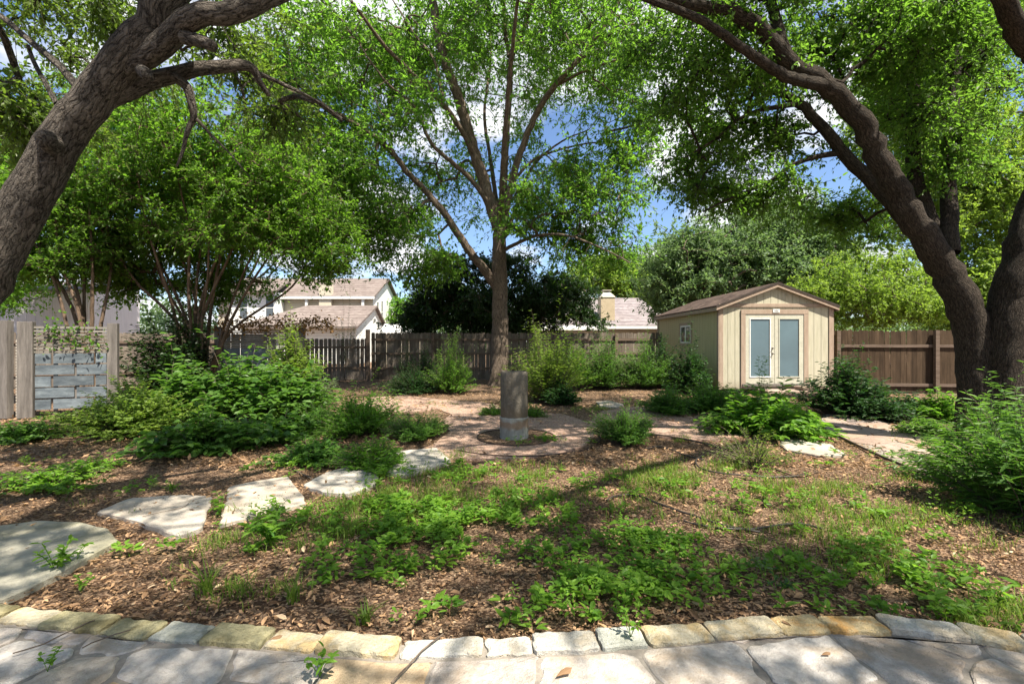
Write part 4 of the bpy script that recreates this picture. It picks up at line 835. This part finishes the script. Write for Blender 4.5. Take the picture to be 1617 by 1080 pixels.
bgtree('tall green tree at the far left behind the leaning oak', (-22, 18.5, 0), 9, [ell(40, 260, 18, 160, 120, 2.4, 170), ell(180, 200, 19, 90, 60, 2, 60), ell(-40, 420, 17.5, 110, 70, 2, 70)], L_BRIGHT, 67, r=.22, L=.15, tw=6, per=13, tl=.8, droop=.15)
bgtree('low distant green tree between the white house and dark evergreen', (-8, 44, 0), 5, [ell(650, 500, 44, 40, 30, 2.5, 40)], L_BRIGHT, 68, r=.2, L=.30, tw=6, per=12, tl=1.2, droop=.1)
bgtree('distant green tree line tree behind the low roof', (15, 50, 0), 8, [ell(1060, 455, 50, 110, 60, 4, 120)], L_GREY, 69, r=.3, L=.36, tw=6, per=12, tl=1.6, droop=.1)
rng = np.random.default_rng(90); n = 9000; mb = MB(); x = rng.uniform(-75, 75, n); q = rng.random(n)
c = np.c_[x, 62 + rng.normal(0, 2.5, n), (5.2 + 1.6 * np.sin(x * .35) + np.sin(x * .9 + 1)) * q]; c = np.repeat(c, 5, 0) + rng.normal(0, .5, (n * 5, 3))
leaves(mb, c, rng.normal(size=(n * 5, 3)), rng.normal(0, .6, (n * 5, 3)) + [0, -.3, 1], .6, .35, 'dia', rng); tagit(mb.build('distant_woods', L_GREY), 'far off belt of trees closing the view beyond the houses', 'woods', kind='stuff')
# unseen tree added behind the camera to shade the patio
bgtree('unseen shade tree added behind the patio to the right', (8.0, -3.0, 0), 8, [(np.array([4.2, -3.6, 8.4]), np.array([4.2, 2.8, 1.3]), 50)], L_OAKR, 70, 'oak_tree', B_OAKR, .22, L=.10, tw=6, per=12, tl=.6, droop=.2)

# ------------------------------------------------------------------ shrubs and mounds
def shrub(name, label, px, py, R, h, n, leaf, L, Wr=.5, per=14, seed=1, shape='hex', group=None, cat='shrub', lean=(0, 0), stemr=.005, t0=.25, droop=.25, up=.6, thin=1.0, depth=None, ry=None, bark=None, off=0.0):
    n = int(n * 2.1); L = L * 1.12; h = h * 1.12; R = R * 1.1
    rng = np.random.default_rng(seed); b = G(px, py, 0) + np.array([0, (ry or R) * off, 0])
    t = thing(name, label, cat, b, group)
    a = rng.uniform(0, 2 * PI, n); q = rng.random(n)**.5; rr = np.stack([np.cos(a) * R * q, np.sin(a) * (ry or R) * q], -1)
    lob = 1 + .28 * np.sin(a * 3 + rng.uniform(0, 6)) + .18 * np.sin(a * 5 + rng.uniform(0, 6)); rr = rr * np.clip(lob, .6, 1.3)[:, None]
    hh = h * (1 - thin * .75 * q**2.2) * rng.uniform(.45, 1.02, n) * (1 + .38 * (rng.random(n) > .93)) * (.85 + .2 * np.sin(a * 2 + q * 5 + rng.uniform(0, 6)))
    base = b + np.c_[rr * .28, np.zeros(n)]; tip = b + np.c_[rr + np.array(lean) * hh[:, None], hh]
    ctl = base + (tip - base) * [.35, .35, .75] + rng.normal(0, .05, (n, 3)) * [1, 1, .3]
    mb = MB(); ts = np.linspace(0, 1, 6)
    def bez(t): return (1 - t)**2 * base[:, None] + 2 * t * (1 - t) * ctl[:, None] + t**2 * tip[:, None]
    pp = bez(ts[None, :, None] * np.ones((n, 1, 1)))
    for k in range(5): sticks(mb, pp[:, k], pp[:, k + 1], stemr * (1 - .15 * k), stemr * (1 - .15 * (k + 1)))
    mb.build('stems', bark or B_TWIG, t)
    tt = t0 + (1 - t0) * (np.arange(per)[None] + rng.random((n, per)) * .9) / per; tt = tt[..., None]
    p = bez(tt); tg = nrm(2 * (1 - tt) * (ctl - base)[:, None] + 2 * tt * (tip - ctl)[:, None])
    az = rng.uniform(0, 6.28, (n, per)) ; side = np.stack([np.cos(az), np.sin(az), np.zeros_like(az)], -1)
    D = nrm(tg * .45 + side * .9 + [0, 0, -droop] + rng.normal(0, .15, (n, per, 3))); N = rng.normal(0, .35, (n, per, 3)) + [0, 0, 1]
    off_ = side * stemr; p = p + off_; p[..., 2] = np.maximum(p[..., 2], .03)
    Ls = (L * rng.uniform(.6, 1.2, (n, per)) * (1.1 - .35 * tt[..., 0])).ravel(); rn = np.clip(np.repeat(rng.random(n), per) * .4 + rng.random(n * per) * .6, 0, 1)
    mb = MB(); leaves(mb, p.reshape(-1, 3), D.reshape(-1, 3), N.reshape(-1, 3), Ls, Ls * Wr, shape, rng, rn); mb.build('foliage', leaf, t)
    return t
# left bed
shrub('broadleaf_shrub', 'tallest big leaved shrub in front of the slatted screens', 345, 668, 1.25, 1.3, 150, L_BROAD, .185, .55, 13, 101, t0=.2, stemr=.007, off=.6)
shrub('broadleaf_shrub', 'low sprawling big leaved shrub spilling onto the mulch', 290, 722, .80, .50, 80, L_BROAD, .155, .62, 12, 102, t0=.15, off=.5)
shrub('broadleaf_shrub', 'low big leaved clump right of the sprawling one beside the mulch', 420, 700, .7, .42, 75, L_BROAD, .145, .62, 12, 103, t0=.15, off=.4)
shrub('broadleaf_shrub', 'big leaved shrub below the right end of the vine topped screen', 435, 660, .95, 1.05, 100, L_BROAD, .17, .55, 13, 160, t0=.15, off=.4)
shrub('broadleaf_shrub', 'big leaved shrub between the lime layered shrub and the tallest one', 255, 672, .9, 1.1, 100, L_BROAD, .17, .55, 13, 161, t0=.15, off=.4)
shrub('small_leaf_shrub', 'lime small leaved layered shrub in front of the left screen', 170, 690, 1.15, .85, 230, L_LIME, .07, .6, 24, 104, t0=.2, droop=.05, off=.4)
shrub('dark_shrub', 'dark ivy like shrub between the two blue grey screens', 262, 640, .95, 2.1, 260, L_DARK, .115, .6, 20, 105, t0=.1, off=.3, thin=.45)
shrub('leafy_plant', 'pale leafy plants at the left edge beyond the big stepping stone', 15, 700, .55, .38, 70, L_BROAD, .08, .5, 12, 106, off=.2)
shrub('leafy_plant', 'low weed clump on the mulch behind the big stepping stone', 75, 765, .45, .22, 60, L_COVER, .07, .45, 8, 107, 'hex')
shrub('leafy_plant', 'low green weed patch on the dark mulch left of the sprawling shrub', 130, 745, .4, .18, 45, L_COVER, .06, .45, 8, 108)
shrub('young_tree', 'yellow green young tree standing before the vine topped screen', 462, 640, .60, 1.85, 130, L_LIME, .105, .45, 22, 109, cat='sapling', t0=.2, thin=.5, stemr=.008)
shrub('grey_weed', 'pale grey green weed beside the yellow green young tree', 500, 642, .5, 1.0, 50, L_SAGE, .09, .35, 16, 110, t0=.2)
shrub('leafy_herb', 'tall bright leafy herb clump at the left end of the gravel path', 562, 690, .72, .80, 190, L_BRIGHT, .075, .30, 20, 111, 'lan', off=.3)
shrub('leafy_herb', 'green herb clump between the young tree and the gravel', 500, 680, .6, .45, 120, L_FERN, .07, .35, 16, 112, 'lan', off=.2)
shrub('feathery_mound', 'feathery green mound left of the gravel circle', 652, 700, .50, .40, 200, L_FERN, .042, .35, 26, 113, 'lan', cat='herb mound', off=.5, thin=.6)
shrub('feathery_mound', 'feathery green mound right of the gravel circle', 993, 706, .47, .50, 240, L_FERN, .042, .35, 28, 114, 'lan', cat='herb mound', off=.5, thin=.6)
shrub('leafy_herb', 'spilling bright herb between the two middle stepping stones', 585, 742, .42, .36, 130, L_BRIGHT, .06, .35, 16, 115, 'lan', off=.2)
shrub('leafy_herb', 'green weeds behind the half hidden stepping stone', 490, 730, .5, .28, 90, L_FERN, .075, .5, 12, 116, off=.2)
# back bed
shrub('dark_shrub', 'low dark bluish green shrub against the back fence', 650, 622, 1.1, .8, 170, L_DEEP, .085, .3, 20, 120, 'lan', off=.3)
shrub('feathery_shrub', 'light green layered shrub left of the centre trunk', 712, 622, .8, 1.75, 120, L_BRIGHT, .075, .35, 24, 121, 'lan', t0=.15, off=.2)
shrub('wiry_shrub', 'thin dark wiry shrub rising above the fence right of the post', 640, 612, .5, 1.9, 40, L_DEEP, .06, .45, 18, 122, t0=.3, off=.3)
shrub('tall_weed', 'tall yellow green weed clump right of the centre trunk', 866, 638, 1.0, 2.1, 140, L_GRASS, .12, .25, 24, 123, 'lan', t0=.12, thin=.6, off=.3)
shrub('dark_shrub', 'dark round hydrangea like shrub right of the pillar', 885, 640, .45, .6, 110, L_DEEP, .09, .5, 14, 124, off=.3)
shrub('bushy_shrub', 'rounded green shrub in front of the back fence right of the weeds', 955, 614, 1.3, 1.85, 240, L_BROAD, .075, .5, 22, 125, off=.2)
shrub('bushy_shrub', 'green shrub between the round shrub and the shed side', 1018, 614, 1.05, 1.75, 200, L_BROAD, .075, .5, 20, 126, off=.2)
shrub('bushy_shrub', 'glossy dark shrub growing against the mustard shed wall', 1092, 622, .62, 1.65, 150, L_DEEP, .09, .5, 20, 127, off=.1)
shrub('bushy_shrub', 'dark open shrub at the far corner of the shed', 1050, 612, .75, 1.8, 130, L_DEEP, .08, .5, 18, 128, off=.3)
shrub('bushy_shrub', 'leafy green shrub filling the gap between the tall weeds and the rounded shrub', 908, 616, .8, 1.45, 130, L_BRIGHT, .075, .45, 20, 162, off=.2, thin=.6)
shrub('bushy_shrub', 'mid green shrub right of the fence post behind the light layered shrub', 668, 606, .8, 1.25, 110, L_DEEP, .075, .45, 18, 163, off=.1, thin=.6)
shrub('wiry_shrub', 'wispy upright shrub rising above the fence before the low house', 955, 596, .8, 2.45, 30, L_SAGE, .08, .45, 22, 129, t0=.45, thin=.35, off=.3)
shrub('wiry_shrub', 'thin grey branched shrub before the white garage gable', 545, 600, .75, 2.7, 34, L_SAGE, .07, .45, 24, 130, t0=.4, thin=.4, off=.2)
shrub('leafy_herb', 'small lime tuft just left of the pillar', 778, 655, .3, .24, 70, L_BRIGHT, .05, .35, 10, 131, 'lan')
shrub('leafy_herb', 'small bright tuft just right of the pillar', 843, 658, .28, .28, 70, L_BRIGHT, .05, .35, 10, 132, 'lan')
# right bed
shrub('green_mound', 'compact bright green mound left of the shed door', 1060, 655, .58, .62, 190, L_FERN, .07, .4, 18, 140, off=.3, cat='herb mound')
shrub('ferny_shrub', 'mid green spreading plants below the shed corner', 1135, 655, .85, .68, 210, L_FERN, .075, .38, 20, 141, 'lan', off=.3)
shrub('bright_shrub', 'bright light green leafy shrub in front of the shed doors', 1235, 694, .85, .74, 190, L_BRIGHT, .15, .42, 15, 142, off=.5, t0=.15)
shrub('dry_shrub', 'sparse brownish twiggy shrub in front of the bright leafy shrub', 1188, 735, .5, .55, 50, L_GRASS, .04, .3, 14, 143, 'lan', t0=.3)
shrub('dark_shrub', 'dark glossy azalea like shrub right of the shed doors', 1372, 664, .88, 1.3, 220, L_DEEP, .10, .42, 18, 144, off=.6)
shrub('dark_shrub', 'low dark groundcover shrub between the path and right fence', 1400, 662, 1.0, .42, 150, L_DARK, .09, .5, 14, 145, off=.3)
shrub('bright_shrub', 'small lime leafy shrub lit at the foot of the right oak', 1500, 668, .42, .62, 80, L_BRIGHT, .11, .36, 14, 146, off=.4)
shrub('dark_shrub', 'shaded green shrub between the dark azalea and the lime shrub', 1455, 662, .6, .5, 90, L_DEEP, .08, .45, 14, 147, off=.4)
shrub('willowy_plant', 'large mass of willowy long leaved stems at the right edge', 1730, 850, .72, 1.1, 120, L_BROAD, .12, .20, 26, 148, 'lan', off=.5, t0=.08, thin=.7)
shrub('willowy_plant', 'shorter willowy green clump beside the path and right oak', 1590, 775, .55, .60, 100, L_BRIGHT, .11, .22, 20, 149, 'lan', off=.4)
shrub('willowy_plant', 'leafy stems rising beside the right oak trunk at the photo edge', 1625, 760, .7, 1.05, 90, L_BROAD, .10, .25, 20, 150, 'lan', off=.4)
shrub('willowy_plant', 'low green clump on the far side of the path below the oak', 1480, 690, .45, .30, 80, L_BRIGHT, .08, .3, 14, 151, 'lan', off=.3)
# sapling in front of the doors
t = shrub('young_tree', 'thin whorled sapling standing in front of the shed doors', 1205, 655, .10, 1.35, 5, L_FERN, .11, .22, 30, 152, 'lan', cat='sapling', t0=.35, thin=.2)
# potted spiky plant on the step
pb = np.array([8.28, 12.55, .28])
rng = np.random.default_rng(31); t = thing('spiky_plant', 'dark spiky plant on the slabs at the shed doors', 'plant', pb)
a = rng.uniform(0, 6.28, 26); mb = MB(); blades(mb, np.repeat(pb[None], 26, 0), np.c_[np.cos(a), np.sin(a), a * 0], rng.uniform(.2, .4, 26), .04, rng, rng.uniform(.5, 1.3, 26)); mb.build('leaf_rosette', L_DARK, t)
# vine over screen 3 and screen 1
def vine(label, A, B, n, leaf, seed, spread=.12, zs=1):
    rng = np.random.default_rng(seed); A = np.array(A); B = np.array(B); t = thing('vine', label, 'vine', A)
    mb = MB()
    for k in range(5):
        s = np.linspace(0, 1, 9)[:, None]; p = A + (B - A) * s + rng.normal(0, spread * .6, (9, 3)) * [1, .4, 1]; tube(mb, catmull(p, .1), .006, 5)
    mb.build('stems', B_TWIG, t, True); mb = MB(); s = rng.random((n, 1)); p = A + (B - A) * s + rng.normal(0, spread, (n, 3)) * [1, .5, zs]
    leaves(mb, p, rng.normal(size=(n, 3)) + [0, 0, -.6], rng.normal(size=(n, 3)) + [0, -.5, .6], rng.uniform(.05, .10, n), rng.uniform(.03, .06, n), 'hex', rng); mb.build('foliage', leaf, t)
vine('dry brown leaved vine draped over the top of the screen below the white house', (-7.5, 11.5, 1.93), (-4.6, 11.6, 1.98), 900, L_VINE, 1)
vine('green vine leaves hanging through the slats of the left screen', (-9.3, 9.05, 1.7), (-8.5, 9.4, 1.55), 160, L_BRIGHT, 2, .12, 1.4)

# ------------------------------------------------------------------ litter, ground cover, grass
def in_any(p, polys): return np.array([any(inside(q, s) for s in polys) for q in p])
STEPP = [px_poly(l) for l, m, lab in steps]
def sample_px(ells, seed):
    rng = np.random.default_rng(seed); out = []
    for px, py, rx, ry, n in ells:
        a = rng.uniform(0, 6.28, n); q = rng.random(n)**.6; y = py + np.sin(a) * ry * q; x = px + np.cos(a) * rx * q; Y = H * F / (y - CY)
        out.append(np.c_[(x - CX) / F * Y, Y, Y * 0])
    p = np.vstack(out); p = p[p[:, 1] > edge_y(p[:, 0]) + .03]; p = p[~in_any(p[:, :2], STEPP)] if len(p) < 4000 else p; return p
rng = np.random.default_rng(77)
def litter(n, xr, yr, ls, seed, keep):
    rng = np.random.default_rng(seed); p = np.c_[rng.uniform(*xr, n), yr[0] + (yr[1] - yr[0]) * rng.random(n)**1.5, np.zeros(n)]
    cl_ = np.sin(1.9 * p[:, 0] + 1.2 * np.sin(2.3 * p[:, 1])) * .5 + np.sin(3.1 * p[:, 1] + 1.7 * np.sin(1.3 * p[:, 0])) * .5
    p = p[(cl_ + rng.uniform(-1.0, 1.4, n) > .1) & (p[:, 1] > edge_y(p[:, 0]) + .01)]
    dC = np.linalg.norm(p[:, :2] - C0, axis=1); p = p[(dC > 1.25) | (rng.random(len(p)) < keep)]
    p[:, 2] = gh(p[:, 0], p[:, 1]) + rng.uniform(.004, .028, len(p)); m = len(p); D = rng.normal(size=(m, 3)) * [1, 1, .22]; N = rng.normal(size=(m, 3)) * .38 + [0, 0, 1]; Ls = rng.uniform(*ls, m)
    return p, D, N, Ls
mb = MB()
p, D, N, Ls = litter(44000, (-5.5, 5.2), (2.2, 7.2), (.012, .046), 1, .06); leaves(mb, p, D, N, Ls, Ls * .42, 'oak', rng)
p, D, N, Ls = litter(2600, (-5.5, 5.2), (2.2, 7), (.045, .08), 6, .1); p[:, 2] += .006; leaves(mb, p, D, N, Ls, Ls * .40, 'lan', rng)
p, D, N, Ls = litter(30000, (-5.5, 5.2), (2.2, 7.5), (.008, .02), 3, .3); leaves(mb, p, D, N, Ls, Ls * .6, 'dia', rng)
p, D, N, Ls = litter(3500, (-5.5, 5.5), (2.2, 9), (.05, .2), 4, .3); D = nrm(D * [1, 1, .1]); sticks(mb, p, p + D * Ls[:, None], .0018, .001, .2)
p, D, N, Ls = litter(26000, (-10, 11), (5.5, 14), (.05, .10), 2, .12); leaves(mb, p, D, N, Ls, Ls * .42, 'dia', rng)
tagit(mb.build('leaf_litter', L_DRY), 'dry brown oak leaves scattered over the mulch', 'leaf litter', kind='stuff')

def seedlings(mb, P0, L, n, rng, hgt=.05, Wr=.5, shape='hex'):
    m = len(P0); a = rng.uniform(0, 6.28, (m, n)); hh = hgt * rng.uniform(.4, 1.6, (m, 1)) * (.3 + .7 * rng.random((m, n)))
    sc = rng.uniform(.6, 1.35, (m, 1)); dirs = np.stack([np.cos(a), np.sin(a), rng.uniform(-.1, .55, (m, n))], -1)
    p = P0[:, None] + np.stack([np.cos(a) * .012, np.sin(a) * .012, hh], -1) + np.array([0, 0, 0.01]); Ls = (L * sc * rng.uniform(.7, 1.2, (m, n))).ravel()
    N = rng.normal(0, .25, (m, n, 3)) + [0, 0, 1]; rn = np.clip(np.repeat(rng.random(m), n) * .6 + rng.random(m * n) * .4, 0, 1)
    leaves(mb, p.reshape(-1, 3), dirs.reshape(-1, 3), N.reshape(-1, 3), Ls, Ls * Wr, shape, rng, rn)
def patchy(p, lo, seed, f=1.0):
    rng = np.random.default_rng(seed); v = np.zeros(len(p)); ph = rng.uniform(0, 6.28, 12)
    for k in range(6):
        a = ph[k]; fr = f * (2.2 + 1.5 * k); v += np.sin(fr * (p[:, 0] * math.cos(a) + p[:, 1] * math.sin(a)) + ph[k + 6] + 1.2 * np.sin(fr * .6 * p[:, 0])) / (1 + .25 * k)
    return p[v + rng.normal(0, .5, len(p)) > lo]
pc_ = patchy(sample_px([(780, 830, 170, 55, 520), (890, 870, 160, 70, 430), (700, 830, 130, 60, 200), (960, 900, 160, 60, 170), (640, 790, 70, 40, 170), (740, 930, 150, 55, 90), (600, 760, 60, 30, 130), (860, 960, 240, 40, 80), (1060, 920, 110, 55, 90), (640, 870, 70, 40, 80), (1250, 880, 160, 60, 90), (1330, 930, 160, 60, 60), (1150, 830, 180, 80, 120), (480, 820, 90, 40, 90), (1350, 800, 200, 80, 260), (700, 985, 100, 20, 24), (1480, 950, 120, 70, 110), (120, 760, 140, 35, 90), (450, 740, 90, 18, 90), (740, 760, 70, 25, 110), (830, 700, 70, 8, 26), (560, 880, 120, 60, 60), (950, 760, 250, 30, 120), (330, 880, 150, 50, 24)], 3), .15, 5, 1.6)
mb = MB(); rng = np.random.default_rng(12); q_ = rng.random(len(pc_)); seedlings(mb, pc_[q_ < .62], .052, 8, rng, .07); seedlings(mb, pc_[q_ >= .62], .030, 12, rng, .10, .45); pj = pc_[q_ < .2] + rng.normal(0, .15, (int((q_ < .2).sum()), 3)) * [1, 1, 0]; pj = pj[pj[:, 1] > edge_y(pj[:, 0]) + .06]; seedlings(mb, pj, .07, 6, rng, .05, .32, 'lan')
tagit(mb.build('ground_cover', L_COVER), 'bright green low leafy ground cover spreading over the litter', 'ground cover', kind='stuff')
pg = patchy(sample_px([(870, 790, 330, 70, 700), (700, 790, 120, 50, 400), (1200, 820, 260, 90, 600), (1420, 830, 200, 90, 650), (1300, 770, 200, 30, 300), (990, 650, 90, 14, 500), (900, 740, 300, 20, 800), (1540, 930, 100, 70, 700), (430, 840, 120, 50, 200), (400, 900, 120, 50, 110), (560, 800, 90, 50, 300), (1120, 760, 150, 25, 400), (470, 690, 120, 25, 300), (1480, 690, 80, 20, 300), (760, 640, 90, 8, 120), (330, 940, 80, 25, 40), (720, 720, 50, 12, 120), (1060, 690, 40, 8, 100), (150, 820, 250, 60, 60)], 4), .1, 8, 1.3)
rng = np.random.default_rng(9); m = len(pg); pg = np.repeat(pg, 7, 0) + rng.normal(0, .035, (m * 7, 3)) * [1, 1, 0]
a = rng.uniform(0, 6.28, m * 7); dist = pg[:, 1]; pg[:, 2] = gh(pg[:, 0], pg[:, 1])
mb = MB(); blades(mb, pg, np.c_[np.cos(a), np.sin(a), a * 0], rng.uniform(.035, .075, m * 7) * np.repeat(rng.uniform(.5, 2.0, m), 7), rng.uniform(.003, .006, m * 7) * (1 + dist * .06), rng, rng.uniform(.2, 1.1, m * 7))
tagit(mb.build('grass', L_GRASS), 'thin patchy grass growing through the leaf litter', 'grass', kind='stuff')

# individual weeds one can point at
def weed(label, px, py, kind, seed, s=1.0, leaf=L_COVER, z=0.0, name='weed'):
    rng = np.random.default_rng(seed); b = G(px, py, z); t = thing(name, label, 'weed', b); mb = MB()
    if kind == 'tuft':
        n = 38; a = rng.uniform(0, 6.28, n); blades(mb, b + rng.normal(0, .015, (n, 3)) * [1, 1, 0], np.c_[np.cos(a), np.sin(a), a * 0], rng.uniform(.08, .20, n) * s, rng.uniform(.005, .010, n), rng, rng.uniform(.3, 1.1, n)); mb.build('blades', leaf, t); return
    n = 5; st = MB()
    for k in range(n):
        a = rng.uniform(0, 6.28); e = b + np.array([math.cos(a) * .07, math.sin(a) * .07, rng.uniform(.08, .17)]) * s; c = catmull([b, (b + e) / 2 + [0, 0, .02 * s], e], .03); tube(st, c, .0022 * s, 5)
        q = c[2:]; q = np.repeat(q, 2, 0); m = len(q); D = rng.normal(size=(m, 3)) * [1, 1, .3] + [0, 0, .1]; Ls = rng.uniform(.035, .06, m) * s; leaves(mb, q, D, rng.normal(0, .2, (m, 3)) + [0, 0, 1], Ls, Ls * .42, 'hex', rng)
    st.build('stem', L_COVER, t); mb.build('leaf_cluster', leaf, t)
weed('upright leafy weed sprouting beside the big olive stepping stone', 88, 905, 'leafy', 1, 1.2)
weed('small weed right of the sprig on the big olive stepping stone', 118, 893, 'leafy', 2, 1.0)
weed('flat little weed on the bare soil below the big stepping stone', 128, 936, 'leafy', 3, .7)
weed('long bladed grass tuft left of centre in the leaf litter', 328, 940, 'tuft', 4, 1.4, L_GRASS)
weed('spiky grass tuft right of the long bladed one', 462, 952, 'tuft', 5, 1.2, L_GRASS)
weed('star shaped grass rosette close to the grey edging block', 576, 985, 'tuft', 6, .8, L_GRASS)
weed('three tiered leafy weed growing at the patio edge right of centre', 992, 965, 'leafy', 7, 1.15)
weed('small weed hanging over the patio edging block right of centre', 996, 1006, 'leafy', 8, .7, z=.05)
weed('lime ferny weed growing from a patio joint at the bottom edge', 505, 1068, 'leafy', 9, .9, L_BRIGHT, .03)
weed('small green sprig lying on the patio at lower left', 75, 1060, 'leafy', 10, .55, L_COVER, .03)
weed('pale silvery rosette weed on the dark soil at right', 1207, 915, 'leafy', 11, .8, L_SAGE)
weed('dark leafy weed just right of the pale silvery rosette', 1228, 942, 'leafy', 12, .8, L_DEEP)
weed('small two leaf weed at the right patio edging', 1480, 978, 'leafy', 13, .7)
weed('sprout on the mulch above the pale pointed stepping stone', 272, 778, 'leafy', 14, .8)
weed('ferny yellow green clump below the four sided stepping stone', 432, 868, 'leafy', 15, 1.7, L_BRIGHT)
weed('thin weed growing in front of the four sided stepping stone', 440, 812, 'leafy', 16, 1.1)
weed('leafy weed in the gap between the two pale stepping stones', 348, 815, 'leafy', 17, 1.2)
weed('tiny weed in the pillar bed in front of the concrete base', 818, 706, 'leafy', 18, .9, L_BRIGHT, .024)
weed('green grass tuft in the right side of the pillar bed', 860, 697, 'tuft', 19, .9, L_BRIGHT, .024)

# hoses and sticks
def line(name, label, cat, l, r, mat, seed=1, z=.02):
    rng = np.random.default_rng(seed); e = np.array([G(a, b, z) for a, b in l]); c = catmull(e, .06); c[:, 2] = z + rng.normal(0, .002, len(c)); mb = MB(); tube(mb, c, r, 6, cap=True); tagit(mb.build(name, mat, smooth=True), label, cat)
line('drip_hose', 'black drip hose looping behind the dry twiggy shrub', 'hose', [(1120, 715), (1100, 725), (1105, 738), (1135, 746), (1200, 752), (1250, 752), (1275, 748)], .010, M_HOSE)
line('drip_hose', 'long dark hose crossing the litter right of centre', 'hose', [(958, 790), (975, 782), (1010, 783), (1040, 795), (1090, 812), (1140, 828), (1200, 840)], .010, M_HOSE, 2)
line('drip_hose', 'short dark hose running from the feathery mound to the right', 'hose', [(1018, 708), (1045, 705), (1075, 716), (1110, 726)], .010, M_HOSE, 3)
line('drip_hose', 'dark hose curving through the grass at lower right', 'hose', [(1080, 822), (1110, 830), (1180, 835), (1260, 826), (1300, 835)], .009, M_HOSE, 4)
line('stick', 'bent brown stick lying at the end of the looping hose', 'stick', [(1218, 738), (1250, 750), (1270, 751), (1292, 744)], .009, B_MYR, 5)
line('stick', 'dark stick beside the half hidden stepping stone', 'stick', [(465, 742), (490, 755), (530, 772), (555, 790)], .010, B_TWIG, 6)
line('twig', 'long thin twig lying across the centre patio stones', 'twig', [(618, 1078), (645, 1050), (668, 1025), (700, 1000)], .004, B_TWIG, 7, .062)
line('twig', 'curved twig across the left patio stones', 'twig', [(20, 1030), (70, 1015), (120, 990), (150, 978)], .003, B_TWIG, 8, .060)
line('twig', 'thin twig on the patio below the mossy edging blocks', 'twig', [(130, 1022), (160, 1008), (205, 995)], .003, B_TWIG, 9, .058)
line('twig', 'forked looking twig on the pale pointed stepping stone', 'twig', [(225, 815), (255, 808), (285, 802), (298, 795)], .003, B_TWIG, 10, .050)
def leaf1(label, px, py, ang, L, seed):
    rng = np.random.default_rng(seed); b = G(px, py, .046); mb = MB(); leaves(mb, b[None], np.array([[math.cos(ang), math.sin(ang), .05]]), np.array([[0.1, -.2, 1]]), L, L * .4, 'oak', rng, np.array([.35])); tagit(mb.build('fallen_leaf', L_DRY), label, 'leaf', 'single fallen leaves on the patio')
leaf1('rust brown fallen leaf on the white patio slab right of centre', 878, 1068, .5, .085, 1)
leaf1('small orange fallen leaf on the pinkish patio stone at right', 1297, 1034, .2, .05, 2)
leaf1('small brown fallen leaf on the yellowish edging at right', 1250, 988, 2.2, .05, 3)
leaf1('tan fallen leaf on the white block left of centre', 425, 1010, .4, .06, 4)
